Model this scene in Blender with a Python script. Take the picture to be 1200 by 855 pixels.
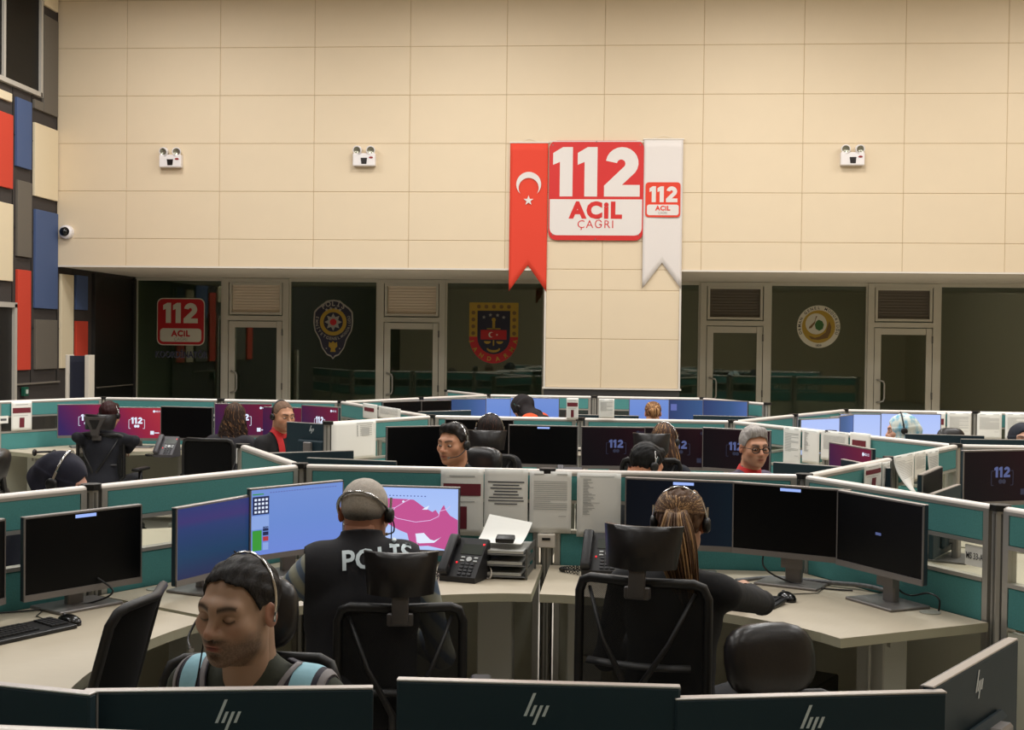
import bpy, bmesh, math, random
import numpy as np
from mathutils import Vector, Matrix, Euler
from mathutils.geometry import tessellate_polygon
from mathutils.bvhtree import BVHTree

for o in list(bpy.data.objects): bpy.data.objects.remove(o)
scene = bpy.context.scene
COL = scene.collection
R = math.radians
random.seed(7); NPR = np.random.RandomState(7)

# ------------------------------------------------------------ camera
FPX, CAMZ = 1512.3, 1.82
YAW, PITCH, ROLL = .0794, -.019, .012
_f = np.array([-math.sin(YAW)*math.cos(PITCH), math.cos(YAW)*math.cos(PITCH), math.sin(PITCH)])
_r0 = np.array([math.cos(YAW), math.sin(YAW), 0.]); _u0 = np.cross(_r0, _f)
_r = math.cos(ROLL)*_r0 + math.sin(ROLL)*_u0; _u = math.cos(ROLL)*_u0 - math.sin(ROLL)*_r0
cam = bpy.data.cameras.new('camera'); cam.sensor_width = 36; cam.lens = FPX/1200*36; cam.clip_start = .05
cam_o = bpy.data.objects.new('camera', cam); COL.objects.link(cam_o)
cm = Matrix.Identity(4)
for i in range(3): cm[i][0] = _r[i]; cm[i][1] = _u[i]; cm[i][2] = -_f[i]
cm[2][3] = CAMZ
cam_o.matrix_world = cm
scene.camera = cam_o

# ------------------------------------------------------------ world, lights, exposure
w = bpy.data.worlds.new('world'); scene.world = w; w.use_nodes = True
w.node_tree.nodes['Background'].inputs[0].default_value = (.9, .95, 1, 1)
w.node_tree.nodes['Background'].inputs[1].default_value = .02
scene.view_settings.view_transform = 'Standard'; scene.view_settings.look = 'None'
scene.view_settings.gamma = 1; scene.view_settings.use_curve_mapping = False
scene.view_settings.exposure = EXPOSURE = 0.0
CEIL = 6.25
LIGHT_COL = (1, .985, .965)
LAMPS = [(x, y, e) for y, e in ((1.2, 11), (4.4, 22), (7.6, 39), (10.8, 49), (13.6, 41)) for x in (-5.4, -1.8, 1.8, 5.4)]
for (x, y, e) in LAMPS:
    l = bpy.data.lights.new('ceiling_lamp', 'AREA'); l.shape = 'SQUARE'; l.size = 1.15; l.energy = e*2.0; l.color = LIGHT_COL
    lo = bpy.data.objects.new('ceiling_lamp', l); lo.location = (x, y, CEIL - .09); COL.objects.link(lo)

# ------------------------------------------------------------ pixel -> place helpers (photo frame 1200 x 855)
_O = np.array([0, 0, CAMZ])
def ray(x, y): return _f + (x-600)/FPX*_r - (y-427.5)/FPX*_u
def atz(x, y, z):
    d = ray(x, y); return Vector((z-CAMZ)/d[2]*d + _O)
def aty(x, y, Y):
    d = ray(x, y); return Vector(Y/d[1]*d + _O)
def atd(x, y, D): return Vector(ray(x, y)*D + _O)
def atplane(x, y, p, n):
    d = Vector(ray(x, y)); o = Vector(_O); t = (p-o).dot(n)/d.dot(n); return o + d*t
# honeycomb of partitions: side 2.4465 m, each side two panels
GX, GY, GROT, GS = -1.5395, 6.2504, -.0106, 2.4465
def N(a, b, c, z=0.):
    v = Vector((GX, GY, z))
    for l, t in ((a, 0), (b, math.pi/3), (c, 2*math.pi/3)):
        v += GS*l*Vector((math.cos(GROT+t), math.sin(GROT+t), 0))
    return v

# ------------------------------------------------------------ materials
def lin(c):
    return tuple((v/255/12.92 if v/255 <= .04045 else ((v/255+.055)/1.055)**2.4) for v in c) + (1,)
MATS = {}
def M(name, rgb=None, rough=.5, metal=0, noise=0, nscale=30, bump=0, bscale=200, emit=None, estr=1, spec=.5, stretch=None, coat=0):
    if name in MATS: return MATS[name]
    m = bpy.data.materials.new(name); m.use_nodes = True; nt = m.node_tree; b = nt.nodes['Principled BSDF']
    c = lin(rgb) if rgb else (0, 0, 0, 1)
    b.inputs['Base Color'].default_value = c; b.inputs['Roughness'].default_value = rough; b.inputs['Metallic'].default_value = metal
    b.inputs['Specular IOR Level'].default_value = spec
    if coat: b.inputs['Coat Weight'].default_value = coat; b.inputs['Coat Roughness'].default_value = .15
    if emit: b.inputs['Emission Color'].default_value = lin(emit); b.inputs['Emission Strength'].default_value = estr
    tc = nt.nodes.new('ShaderNodeTexCoord'); mp = nt.nodes.new('ShaderNodeMapping'); nt.links.new(tc.outputs['Object'], mp.inputs[0])
    if stretch: mp.inputs['Scale'].default_value = stretch
    if noise:
        n = nt.nodes.new('ShaderNodeTexNoise'); n.inputs['Scale'].default_value = nscale; n.inputs['Detail'].default_value = 4
        nt.links.new(mp.outputs[0], n.inputs['Vector'])
        mx = nt.nodes.new('ShaderNodeMix'); mx.data_type = 'RGBA'
        mx.inputs['A'].default_value = tuple(v*(1-noise) for v in c[:3]) + (1,); mx.inputs['B'].default_value = tuple(min(1, v*(1+noise)) for v in c[:3]) + (1,)
        nt.links.new(n.outputs['Fac'], mx.inputs['Factor']); nt.links.new(mx.outputs['Result'], b.inputs['Base Color'])
    if bump:
        n = nt.nodes.new('ShaderNodeTexNoise'); n.inputs['Scale'].default_value = bscale; n.inputs['Detail'].default_value = 3
        nt.links.new(mp.outputs[0], n.inputs['Vector'])
        bp = nt.nodes.new('ShaderNodeBump'); bp.inputs['Strength'].default_value = bump; bp.inputs['Distance'].default_value = .004
        nt.links.new(n.outputs['Fac'], bp.inputs['Height']); nt.links.new(bp.outputs[0], b.inputs['Normal'])
    MATS[name] = m; return m
def attr_mat(name, rough=.55, bump=0, bscale=150, sss=0, spec=.4, stretch=None):
    if name in MATS: return MATS[name]
    m = M(name, (128, 128, 128), rough, bump=bump, bscale=bscale, spec=spec, stretch=stretch); nt = m.node_tree; b = nt.nodes['Principled BSDF']
    a = nt.nodes.new('ShaderNodeAttribute'); a.attribute_name = 'Col'
    nt.links.new(a.outputs['Color'], b.inputs['Base Color'])
    if sss: b.inputs['Subsurface Weight'].default_value = sss; b.inputs['Subsurface Radius'].default_value = (.012, .005, .003)
    return m
def glass_mat(name, tint, gloss=.08, rough=.02):
    m = bpy.data.materials.new(name); m.use_nodes = True; nt = m.node_tree; nt.nodes.clear()
    out = nt.nodes.new('ShaderNodeOutputMaterial'); mix = nt.nodes.new('ShaderNodeMixShader')
    t = nt.nodes.new('ShaderNodeBsdfTransparent'); t.inputs[0].default_value = lin(tint)
    g = nt.nodes.new('ShaderNodeBsdfGlossy'); g.inputs['Roughness'].default_value = rough; g.inputs[0].default_value = (.9, .95, .9, 1)
    lw = nt.nodes.new('ShaderNodeLayerWeight'); pw = nt.nodes.new('ShaderNodeMath'); pw.operation = 'POWER'; pw.inputs[1].default_value = 5; nt.links.new(lw.outputs['Facing'], pw.inputs[0])
    mm = nt.nodes.new('ShaderNodeMath'); mm.operation = 'MULTIPLY_ADD'; mm.inputs[1].default_value = .9; mm.inputs[2].default_value = gloss+.03
    nt.links.new(pw.outputs[0], mm.inputs[0]); nt.links.new(mm.outputs[0], mix.inputs[0])
    nt.links.new(t.outputs[0], mix.inputs[1]); nt.links.new(g.outputs[0], mix.inputs[2]); nt.links.new(mix.outputs[0], out.inputs[0])
    MATS[name] = m; return m

beige = M('beige_panel', (223, 204, 174), .62, noise=.03, nscale=3, bump=.04, bscale=300)
joint = M('panel_joint', (186, 164, 130), .8)
white_trim = M('white_trim', (222, 214, 202), .45)
alu = M('aluminium', (178, 176, 170), .38, .55)
alu_dark = M('aluminium_dark', (120, 120, 116), .42, .6)
rail_m = M('rail_silver', (236, 229, 222), .35, .1)
teal = M('teal_fabric', (76, 141, 140), .9, noise=.24, nscale=190, bump=.25, bscale=500)
blackp = M('black_plastic', (18, 18, 19), .42)
capm = M('black_cap', (14, 14, 14), .5)
greyp = M('grey_plastic', (82, 80, 82), .5)
desk_m = M('desk_laminate', (190, 179, 158), .5, noise=.05, nscale=9, stretch=(1, 9, 1))
desk_edge = M('desk_edge', (176, 172, 148), .55)
base_m = M('base_laminate', (190, 190, 172), .6, noise=.03, nscale=6)
metal_grey = M('painted_metal_grey', (172, 172, 162), .45, .1)
charcoal = M('charcoal_acoustic', (62, 56, 53), .95, noise=.08, nscale=40, bump=.3, bscale=120)
ac_red = M('acoustic_red', (206, 66, 44), .9, noise=.05, nscale=60, bump=.2, bscale=300)
ac_blue = M('acoustic_blue', (74, 92, 132), .9, noise=.05, nscale=60, bump=.2, bscale=300)
ac_cream = M('acoustic_cream', (228, 212, 180), .9, noise=.03, nscale=60, bump=.2, bscale=300)
ac_grey = M('acoustic_grey', (106, 99, 89), .9, noise=.05, nscale=60, bump=.2, bscale=300)
floor_m = M('floor_carpet', (186, 180, 168), .9, noise=.15, nscale=80, bump=.3, bscale=200)
ceil_m = M('ceiling_white', (215, 210, 200), .8)
dark_room = M('dark_room', (150, 156, 144), .9)
paper_m = M('paper', (240, 240, 234), .75)
ink = M('print_ink', (88, 90, 94), .8)
ink_l = M('print_ink_light', (184, 185, 182), .8)
maroon = M('print_maroon', (110, 30, 44), .7)
red = M('sign_red', (204, 32, 28), .5)
flag_red = M('flag_red', (220, 62, 38), .75)
sign_white = M('sign_white', (222, 214, 208), .55)
leather = M('black_leather', (26, 23, 23), .34, bump=.12, bscale=60)
fabric_blk = M('black_chair_fabric', (15, 15, 15), .95, spec=.15)
chrome = M('chrome', (200, 200, 200), .15, 1)
glass_office = glass_mat('office_glass', (218, 226, 214), .04)
glass_strip = glass_mat('partition_glass', (246, 249, 246), .0)

# ------------------------------------------------------------ mesh building
class MB:
    def __init__(s): s.v = []; s.f = []; s.m = []
    def add(s, vs, fs, mi=0):
        k = len(s.v); s.v += [tuple(v) for v in vs]; s.f += [tuple(i+k for i in f) for f in fs]; s.m += [mi]*len(fs); return s
    def box(s, c, d, rot=None, mi=0):
        vs = [Vector(((i & 1)-.5, ((i >> 1) & 1)-.5, ((i >> 2) & 1)-.5)) for i in range(8)]
        vs = [Vector((v.x*d[0], v.y*d[1], v.z*d[2])) for v in vs]
        if rot: e = Euler(rot).to_matrix(); vs = [e @ v for v in vs]
        vs = [v + Vector(c) for v in vs]
        return s.add(vs, [(0, 2, 3, 1), (4, 5, 7, 6), (0, 1, 5, 4), (2, 6, 7, 3), (0, 4, 6, 2), (1, 3, 7, 5)], mi)
    def rbox(s, c, d, r, rot=None, seg=2, mi=0):
        bm = bmesh.new(); bmesh.ops.create_cube(bm, size=1); bmesh.ops.scale(bm, vec=d, verts=bm.verts)
        bmesh.ops.bevel(bm, geom=bm.edges[:], offset=min(r, min(d)*.49), segments=seg, profile=.5, affect='EDGES')
        e = Euler(rot).to_matrix() if rot else Matrix.Identity(3)
        bm.verts.index_update()
        vs = [e @ v.co + Vector(c) for v in bm.verts]; fs = [[v.index for v in f.verts] for f in bm.faces]; bm.free()
        return s.add(vs, fs, mi)
    def prism(s, poly, z0, z1, mi=0, plane='xy'):
        n = len(poly)
        def P(p, h): return (p[0], p[1], h) if plane == 'xy' else ((p[0], h, p[1]) if plane == 'xz' else (h, p[0], p[1]))
        vs = [P(p, z0) for p in poly] + [P(p, z1) for p in poly]
        tri = tessellate_polygon([[Vector((p[0], p[1], 0)) for p in poly]])
        fs = [tuple(t) for t in tri] + [tuple(i+n for i in reversed(t)) for t in tri] + [(i, (i+1) % n, (i+1) % n+n, i+n) for i in range(n)]
        return s.add(vs, fs, mi)
    def cyl(s, a, b, r, r2=None, n=12, cap=True, mi=0):
        a = Vector(a); b = Vector(b); r2 = r if r2 is None else r2; d = (b-a).normalized()
        x = d.orthogonal().normalized(); y = d.cross(x)
        vs = []
        for p, rr in ((a, r), (b, r2)): vs += [p + rr*(math.cos(2*math.pi*i/n)*x + math.sin(2*math.pi*i/n)*y) for i in range(n)]
        fs = [(i, (i+1) % n, (i+1) % n+n, i+n) for i in range(n)]
        if cap: fs += [tuple(range(n))[::-1], tuple(range(n, 2*n))]
        return s.add(vs, fs, mi)
    def tube(s, pts, r, n=6, closed=False, mi=0, flat=1.):
        pts = [Vector(p) for p in pts]; rs = r if hasattr(r, '__len__') else [r]*len(pts)
        vs = []; m = len(pts); up = None
        for i, p in enumerate(pts):
            a = pts[(i-1) % m] if (closed or i) else p; b = pts[(i+1) % m] if (closed or i < m-1) else p
            d = (b-a).normalized() if (b-a).length > 1e-9 else Vector((0, 0, 1))
            if up is None: up = d.orthogonal().normalized()
            up = (up - d*up.dot(d)).normalized() if (up - d*up.dot(d)).length > 1e-6 else d.orthogonal().normalized()
            y = d.cross(up)
            vs += [p + rs[i]*(math.cos(2*math.pi*k/n)*up + flat*math.sin(2*math.pi*k/n)*y) for k in range(n)]
        fs = []
        for i in range(m if closed else m-1):
            for k in range(n):
                j = (i+1) % m; fs.append((i*n+k, i*n+(k+1) % n, j*n+(k+1) % n, j*n+k))
        if not closed: fs += [tuple(range(n))[::-1], tuple(range((m-1)*n, m*n))]
        return s.add(vs, fs, mi)
    def lathe(s, prof, n=16, c=(0, 0, 0), mi=0, axis='z'):
        vs = []
        for r_, z in prof:
            for k in range(n):
                a = 2*math.pi*k/n; p = (r_*math.cos(a), r_*math.sin(a), z)
                if axis == 'y': p = (p[0], p[2], p[1])
                if axis == 'x': p = (p[2], p[0], p[1])
                vs.append((p[0]+c[0], p[1]+c[1], p[2]+c[2]))
        m = len(prof); fs = [(i*n+k, i*n+(k+1) % n, (i+1)*n+(k+1) % n, (i+1)*n+k) for i in range(m-1) for k in range(n)]
        return s.add(vs, fs, mi)
    def sphere(s, c, r, n=12, mi=0, rot=None):
        if not hasattr(r, '__len__'): r = (r, r, r)
        e = Euler(rot).to_matrix() if rot else Matrix.Identity(3)
        vs = []; fs = []; m = n//2+1
        for i in range(m+1):
            t = math.pi*i/m
            for k in range(n):
                a = 2*math.pi*k/n
                vs.append(e @ Vector((r[0]*math.sin(t)*math.cos(a), r[1]*math.sin(t)*math.sin(a), r[2]*math.cos(t))) + Vector(c))
        fs = [(i*n+k, (i+1)*n+k, (i+1)*n+(k+1) % n, i*n+(k+1) % n) for i in range(m) for k in range(n)]
        return s.add(vs, fs, mi)
    def grid(s, fn, nu, nv, mi=0):
        vs = [fn(i/nu, j/nv) for j in range(nv+1) for i in range(nu+1)]
        return s.add(vs, [(j*(nu+1)+i, j*(nu+1)+i+1, (j+1)*(nu+1)+i+1, (j+1)*(nu+1)+i) for j in range(nv) for i in range(nu)], mi)
    def mesh(s, name, mats, smooth=False, angle=None, clean=True):
        me = bpy.data.meshes.new(name); me.from_pydata(s.v, [], s.f)
        for m in (mats if isinstance(mats, (list, tuple)) else [mats]): me.materials.append(m)
        if any(s.m): me.polygons.foreach_set('material_index', s.m)
        if clean:
            bm = bmesh.new(); bm.from_mesh(me); bmesh.ops.remove_doubles(bm, verts=bm.verts, dist=1e-6); bmesh.ops.recalc_face_normals(bm, faces=bm.faces); bm.to_mesh(me); bm.free()
        if smooth:
            me.polygons.foreach_set('use_smooth', [True]*len(me.polygons))
            if angle:
                bm = bmesh.new(); bm.from_mesh(me)
                for e in bm.edges:
                    if len(e.link_faces) == 2 and e.calc_face_angle(0) > R(angle): e.smooth = False
                bm.to_mesh(me); bm.free()
        return me
def link(name, data, parent=None, loc=None, rot=None):
    o = bpy.data.objects.new(name, data); COL.objects.link(o)
    if parent: o.parent = parent
    if loc is not None: o.location = loc
    if rot is not None: o.rotation_euler = rot
    return o
def tag(o, label=None, cat=None, group=None, kind=None):
    if label: o['label'] = label
    if cat: o['category'] = cat
    if group: o['group'] = group
    if kind: o['kind'] = kind
    return o
def thing(name, label, cat, loc=(0, 0, 0), rz=0, group=None):
    return tag(link(name, None, None, loc, (0, 0, rz)), label, cat, group)
CACHE = {}
def part(name, key, fn, mat, parent, loc=None, rot=None, smooth=False, angle=None):
    """part from a cached mesh; fn(MB) fills it the first time"""
    if key not in CACHE:
        mb = MB(); fn(mb); CACHE[key] = mb.mesh(name, mat, smooth, angle)
    return link(name, CACHE[key], parent, loc, rot)
def one(name, mb, mat, parent=None, smooth=False, angle=None, loc=None, rot=None):
    return link(name, mb.mesh(name, mat, smooth, angle), parent, loc, rot)
def struct(name, mb, mat, parent=None, smooth=False):
    o = one(name, mb, mat, parent, smooth)
    if parent is None: o['kind'] = 'structure'
    return o
# flat lettering
TXT = {}
def text_data(s, bold=0., sp=1.):
    """outline-filled text, unit size, centred; returns verts(x,y), faces, width"""
    if (s, bold, sp) in TXT: return TXT[(s, bold, sp)]
    c = bpy.data.curves.new('t', 'FONT'); c.body = s; c.size = 1; c.offset = bold; c.space_character = sp; c.resolution_u = 3; c.align_x = 'CENTER'
    o = bpy.data.objects.new('t', c); COL.objects.link(o)
    dg = bpy.context.evaluated_depsgraph_get(); me = bpy.data.meshes.new_from_object(o.evaluated_get(dg))
    v = [(a.co.x, a.co.y) for a in me.vertices]; f = [tuple(p.vertices) for p in me.polygons]
    bpy.data.objects.remove(o); bpy.data.curves.remove(c); bpy.data.meshes.remove(me)
    TXT[(s, bold, sp)] = (v, f); return v, f
class Flat:
    """flat print/relief in the local XZ plane facing -Y; layers step out by 1.5 mm"""
    def __init__(s, parent, step=.0015): s.p = parent; s.g = {}; s.step = step
    def _mb(s, part_name, mat): return s.g.setdefault((part_name, mat), MB())
    def poly(s, nm, mat, pts, layer=1):
        s._mb(nm, mat).prism(pts, -s.step*layer, -s.step*(layer-1), plane='xz'); return s
    def rect(s, nm, mat, x0, z0, x1, z1, layer=1): return s.poly(nm, mat, [(x0, z0), (x1, z0), (x1, z1), (x0, z1)], layer)
    def text(s, nm, mat, txt, x, z, size, layer=1, bold=.0, rot=0, sx=1., sp=1.):
        v, f = text_data(txt, bold, sp); c, n = math.cos(rot), math.sin(rot)
        vs = [(x + size*(a*sx*c - b*n), -s.step*layer, z + size*(a*sx*n + b*c)) for a, b in v]
        s._mb(nm, mat).add(vs, f); return s
    def arc_text(s, nm, mat, txt, cx, cz, r, a0, a1, size, layer=1, bold=.02, inward=False):
        n = len(txt)
        for i, ch in enumerate(txt):
            if ch == ' ': continue
            a = a0 + (a1-a0)*(i/(n-1) if n > 1 else .5)
            rot = a - math.pi/2 if not inward else a + math.pi/2
            v, f = text_data(ch, bold)
            off = -.35*size
            px, pz = cx + r*math.cos(a), cz + r*math.sin(a); c, q = math.cos(rot), math.sin(rot)
            s._mb(nm, mat).add([(px + size*(x_*c) - (size*y_+off)*q, -s.step*layer, pz + size*x_*q + (size*y_+off)*c) for x_, y_ in v], f)
        return s
    def n112(s, nm, mat, x, z, h, layer=1):
        """heavy rounded '112' with its lower left corner at x, z"""
        def one_(ox):
            s.poly(nm, mat, [(ox+h*a, z+h*b) for a, b in ((.14, 0), (.4, 0), (.4, 1), (.2, 1), (0, .88), (0, .64), (.14, .70))], layer)
        one_(x); one_(x+h*.5)
        ox = x + h*1.0
        pts_o = [(.40+.33*math.cos(t), .68+.32*math.sin(t)) for t in np.linspace(R(172), R(-38), 14)]
        pts_i = [(.38+.085*math.cos(t), .665+.085*math.sin(t)) for t in np.linspace(R(172), R(-38), 14)]
        out = pts_o + [(.40, .235), (.76, .235), (.76, 0), (.04, 0), (.04, .22)] + pts_i[::-1]
        s.poly(nm, mat, [(ox+h*a, z+h*b) for a, b in out], layer)
        return s
    def done(s, split=None):
        r = []
        for (nm, mat), mb in s.g.items():
            if split and nm in split:
                par = list(range(len(mb.v)))
                def fd(i):
                    while par[i] != i: par[i] = par[par[i]]; i = par[i]
                    return i
                for f_ in mb.f:
                    for i in f_[1:]: par[fd(i)] = fd(f_[0])
                gr = {}
                for f_ in mb.f: gr.setdefault(fd(f_[0]), []).append(f_)
                for fs in gr.values():
                    ix = sorted({i for f_ in fs for i in f_}); mp = {a: b for b, a in enumerate(ix)}
                    r.append(one(split[nm], MB().add([mb.v[i] for i in ix], [tuple(mp[i] for i in f_) for f_ in fs]), mat, s.p))
                continue
            r.append(one(nm, mb, mat, s.p))
            if nm in ('ornament', 'stars', 'screen_key', 'screen_text', 'screen_lake', 'screen_button', 'screen_mark', 'screen_bracket', 'screw', 'logo_stroke', 'screen_caption', 'screen_border_line', 'screen_green', 'screen_panel', 'scales'): r[-1]['kind'] = 'stuff'
        return r
def rrect(x0, z0, x1, z1, r, n=5, tl=None):
    rs = [r, r, tl if tl is not None else r, tl if tl is not None else r]; pts = []
    for (cx, cz, a0, rr) in ((x1-r, z0+r, -90, r), (x1-r, z1-r, 0, r), (x0+r, z1-r, 90, r), (x0+r, z0+r, 180, r)):
        pts += [(cx+rr*math.cos(R(a0+90*i/n)), cz+rr*math.sin(R(a0+90*i/n))) for i in range(n+1)]
    return pts
def circ(cx, cz, r, n=32, a0=0, a1=360): return [(cx+r*math.cos(R(a0+(a1-a0)*i/n)), cz+r*math.sin(R(a0+(a1-a0)*i/n))) for i in range(n + (0 if a1-a0 >= 360 else 1))]
def star(cx, cz, r, k=5, inner=.4, rot=90):
    return [(cx+(r if i % 2 == 0 else r*inner)*math.cos(R(rot+180/k*i)), cz+(r if i % 2 == 0 else r*inner)*math.sin(R(rot+180/k*i))) for i in range(2*k)]
def crescent(cx, cz, r, ri, dx, dz, n=24):
    # outer circle minus offset inner circle
    a = math.atan2(dz, dx); d = math.hypot(dx, dz)
    ca = (r*r + d*d - ri*ri)/(2*r*d); t = math.acos(max(-1, min(1, ca))); cb = (d*d + ri*ri - r*r)/(2*d*ri); ti = math.acos(max(-1, min(1, cb)))
    o = [(cx+r*math.cos(a+t+(2*math.pi-2*t)*i/n), cz+r*math.sin(a+t+(2*math.pi-2*t)*i/n)) for i in range(n+1)]
    s0 = a + (math.pi - ti); s1 = a - (math.pi - ti)
    inn = [(cx+dx+ri*math.cos(s1 + (s0 - 2*math.pi - s1)*i/n), cz+dz+ri*math.sin(s1 + (s0-2*math.pi-s1)*i/n)) for i in range(1, n)]
    return o + inn
# ============================================================ the room
LX, RX, YB, YW, YG = -7.16, 9.4, -5.2, 16.085, 18.8
SOF = 2.70
struct('floor', MB().box(((LX+RX)/2, 8.5, -.05), (RX-LX+.4, 28.6, .1)), floor_m)
struct('ceiling', MB().box(((LX+RX)/2, (YB+YW)/2, CEIL+.06), (RX-LX+.4, YW-YB+.4, .12)), ceil_m)
struct('wall_right', MB().box((RX+.1, 8.5, 3.1), (.2, 28, 6.3)), beige)
struct('wall_front', MB().box(((LX+RX)/2, YB-.1, 3.1), (RX-LX+.4, .2, 6.3)), beige)
for i, (x, y, e) in enumerate(LAMPS):
    t = thing('ceiling_light', 'square ceiling light panel, %s row from the back wall, %s from the left wall' % (('fifth', 'fourth', 'third', 'second', 'first')[i//4], ('first', 'second', 'third', 'fourth')[i % 4]), 'ceiling light', (x, y, CEIL), 0, 'ceiling lights above the pods')
    part('frame', 'clf', lambda mb: [mb.box((sx*.62, 0, -.03), (.04, 1.28, .06)) for sx in (-1, 1)] + [mb.box((0, sx*.62, -.03), (1.2, .04, .06)) for sx in (-1, 1)], white_trim, t)
    part('diffuser', 'cld', lambda mb: mb.box((0, 0, -.02), (1.2, 1.2, .02)), M('diffuser', (240, 236, 226), .6), t)
# back wall: panelled fascia above the office fronts
wb = struct('wall_back', MB().box(((LX+RX)/2, YW+.118, (SOF+CEIL)/2), (RX-LX, .25, CEIL-SOF)), joint)
wc = struct('wall_center', MB().box((-.037, YW+.118, 1.35), (1.66, .25, SOF)), joint)
TX0, TW, TZ0, TH = -.1714, 1.2153, 3.0597, .6052
def tile(parent, x0, x1, z0, z1):
    g = .0028; wv, hv = x1-x0-2*g, z1-z0-2*g; k = ('tile', round(wv, 3), round(hv, 3))
    part('panel', k, lambda mb: mb.rbox((0, 0, 0), (wv, .022, hv), .004, seg=1), beige, parent, ((x0+x1)/2, YW-.001, (z0+z1)/2))
xs = [LX] + [TX0+n*TW for n in range(-5, 8)] + [RX]
zs = [SOF+.012] + [TZ0+n*TH for n in range(0, 6)] + [CEIL]
for i in range(len(xs)-1):
    for j in range(len(zs)-1):
        tile(wb, xs[i], xs[i+1], zs[j], zs[j+1])
zc = [1.245, TZ0-2*TH, TZ0-TH, SOF+.012]
for j in range(3):
    tile(wc, -.865, TX0, zc[j], zc[j+1]); tile(wc, TX0, .79, zc[j], zc[j+1])
struct('trim_1', MB().box((( LX-.867)/2, YW-.012, SOF+.005), (-.867-LX, .03, .022)), white_trim)
struct('trim_2', MB().box(((RX+.795)/2, YW-.012, SOF+.005), (RX-.795, .03, .022)), white_trim)
struct('trim_3', MB().box((-.873, YW-.004, 1.97), (.022, .05, 1.46)).box((.797, YW-.004, 1.97), (.022, .05, 1.46)).box((-.037, YW-.01, 1.235), (1.72, .05, .02)), white_trim)
struct('baseboard_center', MB().box((-.037, YW-.006, .61), (1.68, .02, 1.22)), M('dark_plinth', (48, 46, 44), .6))
struct('ceiling_recess', MB().box(((LX+RX)/2, (YW+YG)/2+.12, SOF+.05), (RX-LX, YG-YW-.1, .1)), M('soffit', (238, 228, 210), .7))
# left wall with acoustic panels
wl = struct('wall_left', MB().box((LX-.11, 8.5, 3.1), (.2, 27.4, 6.3)), charcoal)
AC = [(14.1, 14.81, 3.54, 4.41, ac_red), (14.1, 14.78, 4.56, 4.66, ac_cream), (14.91, 15.30, 3.83, 4.65, ac_blue), (15.39, 16.05, 3.53, 4.43, ac_cream),
      (15.63, 16.04, 4.60, 5.81, ac_grey), (15.38, 15.62, 4.60, 4.71, ac_grey), (15.63, 16.03, 5.93, 6.2, ac_cream), (14.94, 15.31, 2.76, 3.67, ac_grey), (15.42, 16.06, 2.15, 3.37, ac_blue),
      (14.1, 14.82, 2.45, 3.36, ac_cream), (14.95, 15.30, 1.39, 2.60, ac_red), (15.44, 16.05, 1.39, 2.01, ac_grey), (16.17, 16.55, 1.39, 2.61, ac_cream),
      (16.64, 17.01, 2.16, 2.62, ac_blue), (16.64, 17.02, 1.39, 2.01, ac_red)]
AC += [(a-2.4, b-2.4, c, d, m) for a, b, c, d, m in AC if 14.9 < a < 16.1]
for y0, y1, z0, z1, m in AC:
    wv, hv = y1-y0, z1-z0
    part('acoustic_panel', ('ac', round(wv, 3), round(hv, 3), m.name), lambda mb: mb.rbox((0, 0, 0), (.036, wv, hv), .004, seg=1), m, wl, (LX+.008, (y0+y1)/2, (z0+z1)/2))
for y in (14.86, 15.36, 16.1, 16.6): one('groove', MB().box((LX-.007, y, 3.7), (.008, .012, 5)), capm, wl)
for z in (1.9, 3.1, 4.2): one('groove', MB().box((LX-.007, 15.6, z), (.008, 3, .012)), capm, wl)
struct('trim_4', MB().box((LX+.006, 15.5, 1.22), (.03, 1.3, .022)), M('grey_trim', (126, 118, 108), .5))
gfr = M('window_frame_grey', (186, 180, 170), .45)
wn = struct('window_7', MB().box((LX+.012, 15.54, 5.47), (.06, .055, 1.42)).box((LX+.012, 14.5, 4.79), (.06, 2.1, .055)).box((LX+.012, 14.57, 5.47), (.05, .05, 1.42)).box((LX+.012, 14.5, 6.17), (.06, 2.1, .055)).box((LX+.012, 13.45, 5.47), (.06, .055, 1.42)), gfr)
one('pane', MB().box((LX+.002, 14.5, 5.47), (.012, 2.05, 1.36)), M('dark_pane', (9, 9, 9), .4, spec=.2), wn)
dr = struct('door_5', MB().box((LX+.012, 14.86, 1.08), (.07, .06, 2.2)).box((LX+.012, 14.3, 2.17), (.07, 1.18, .06)).box((LX+.012, 13.75, 1.08), (.07, .06, 2.2)), gfr)
one('door_leaf', MB().box((LX+.0, 14.3, 1.07), (.02, 1.06, 2.12)), M('door_dark', (32, 30, 29), .5), dr)
dr = struct('door_6', MB().box((LX+.01, 17.24, 1.34), (.06, .05, 2.66)).box((LX+.01, 18.73, 1.34), (.06, .05, 2.66)), M('door_frame_dark', (40, 38, 36), .5))
one('door_leaf', MB().box((LX+.0, 17.98, 1.33), (.03, 1.44, 2.62)), M('door_black', (16, 15, 15), .45), dr)
one('push_bar', MB().box((LX+.03, 17.98, 1.1), (.03, 1.3, .015)), M('grey_trim'), dr)
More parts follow.
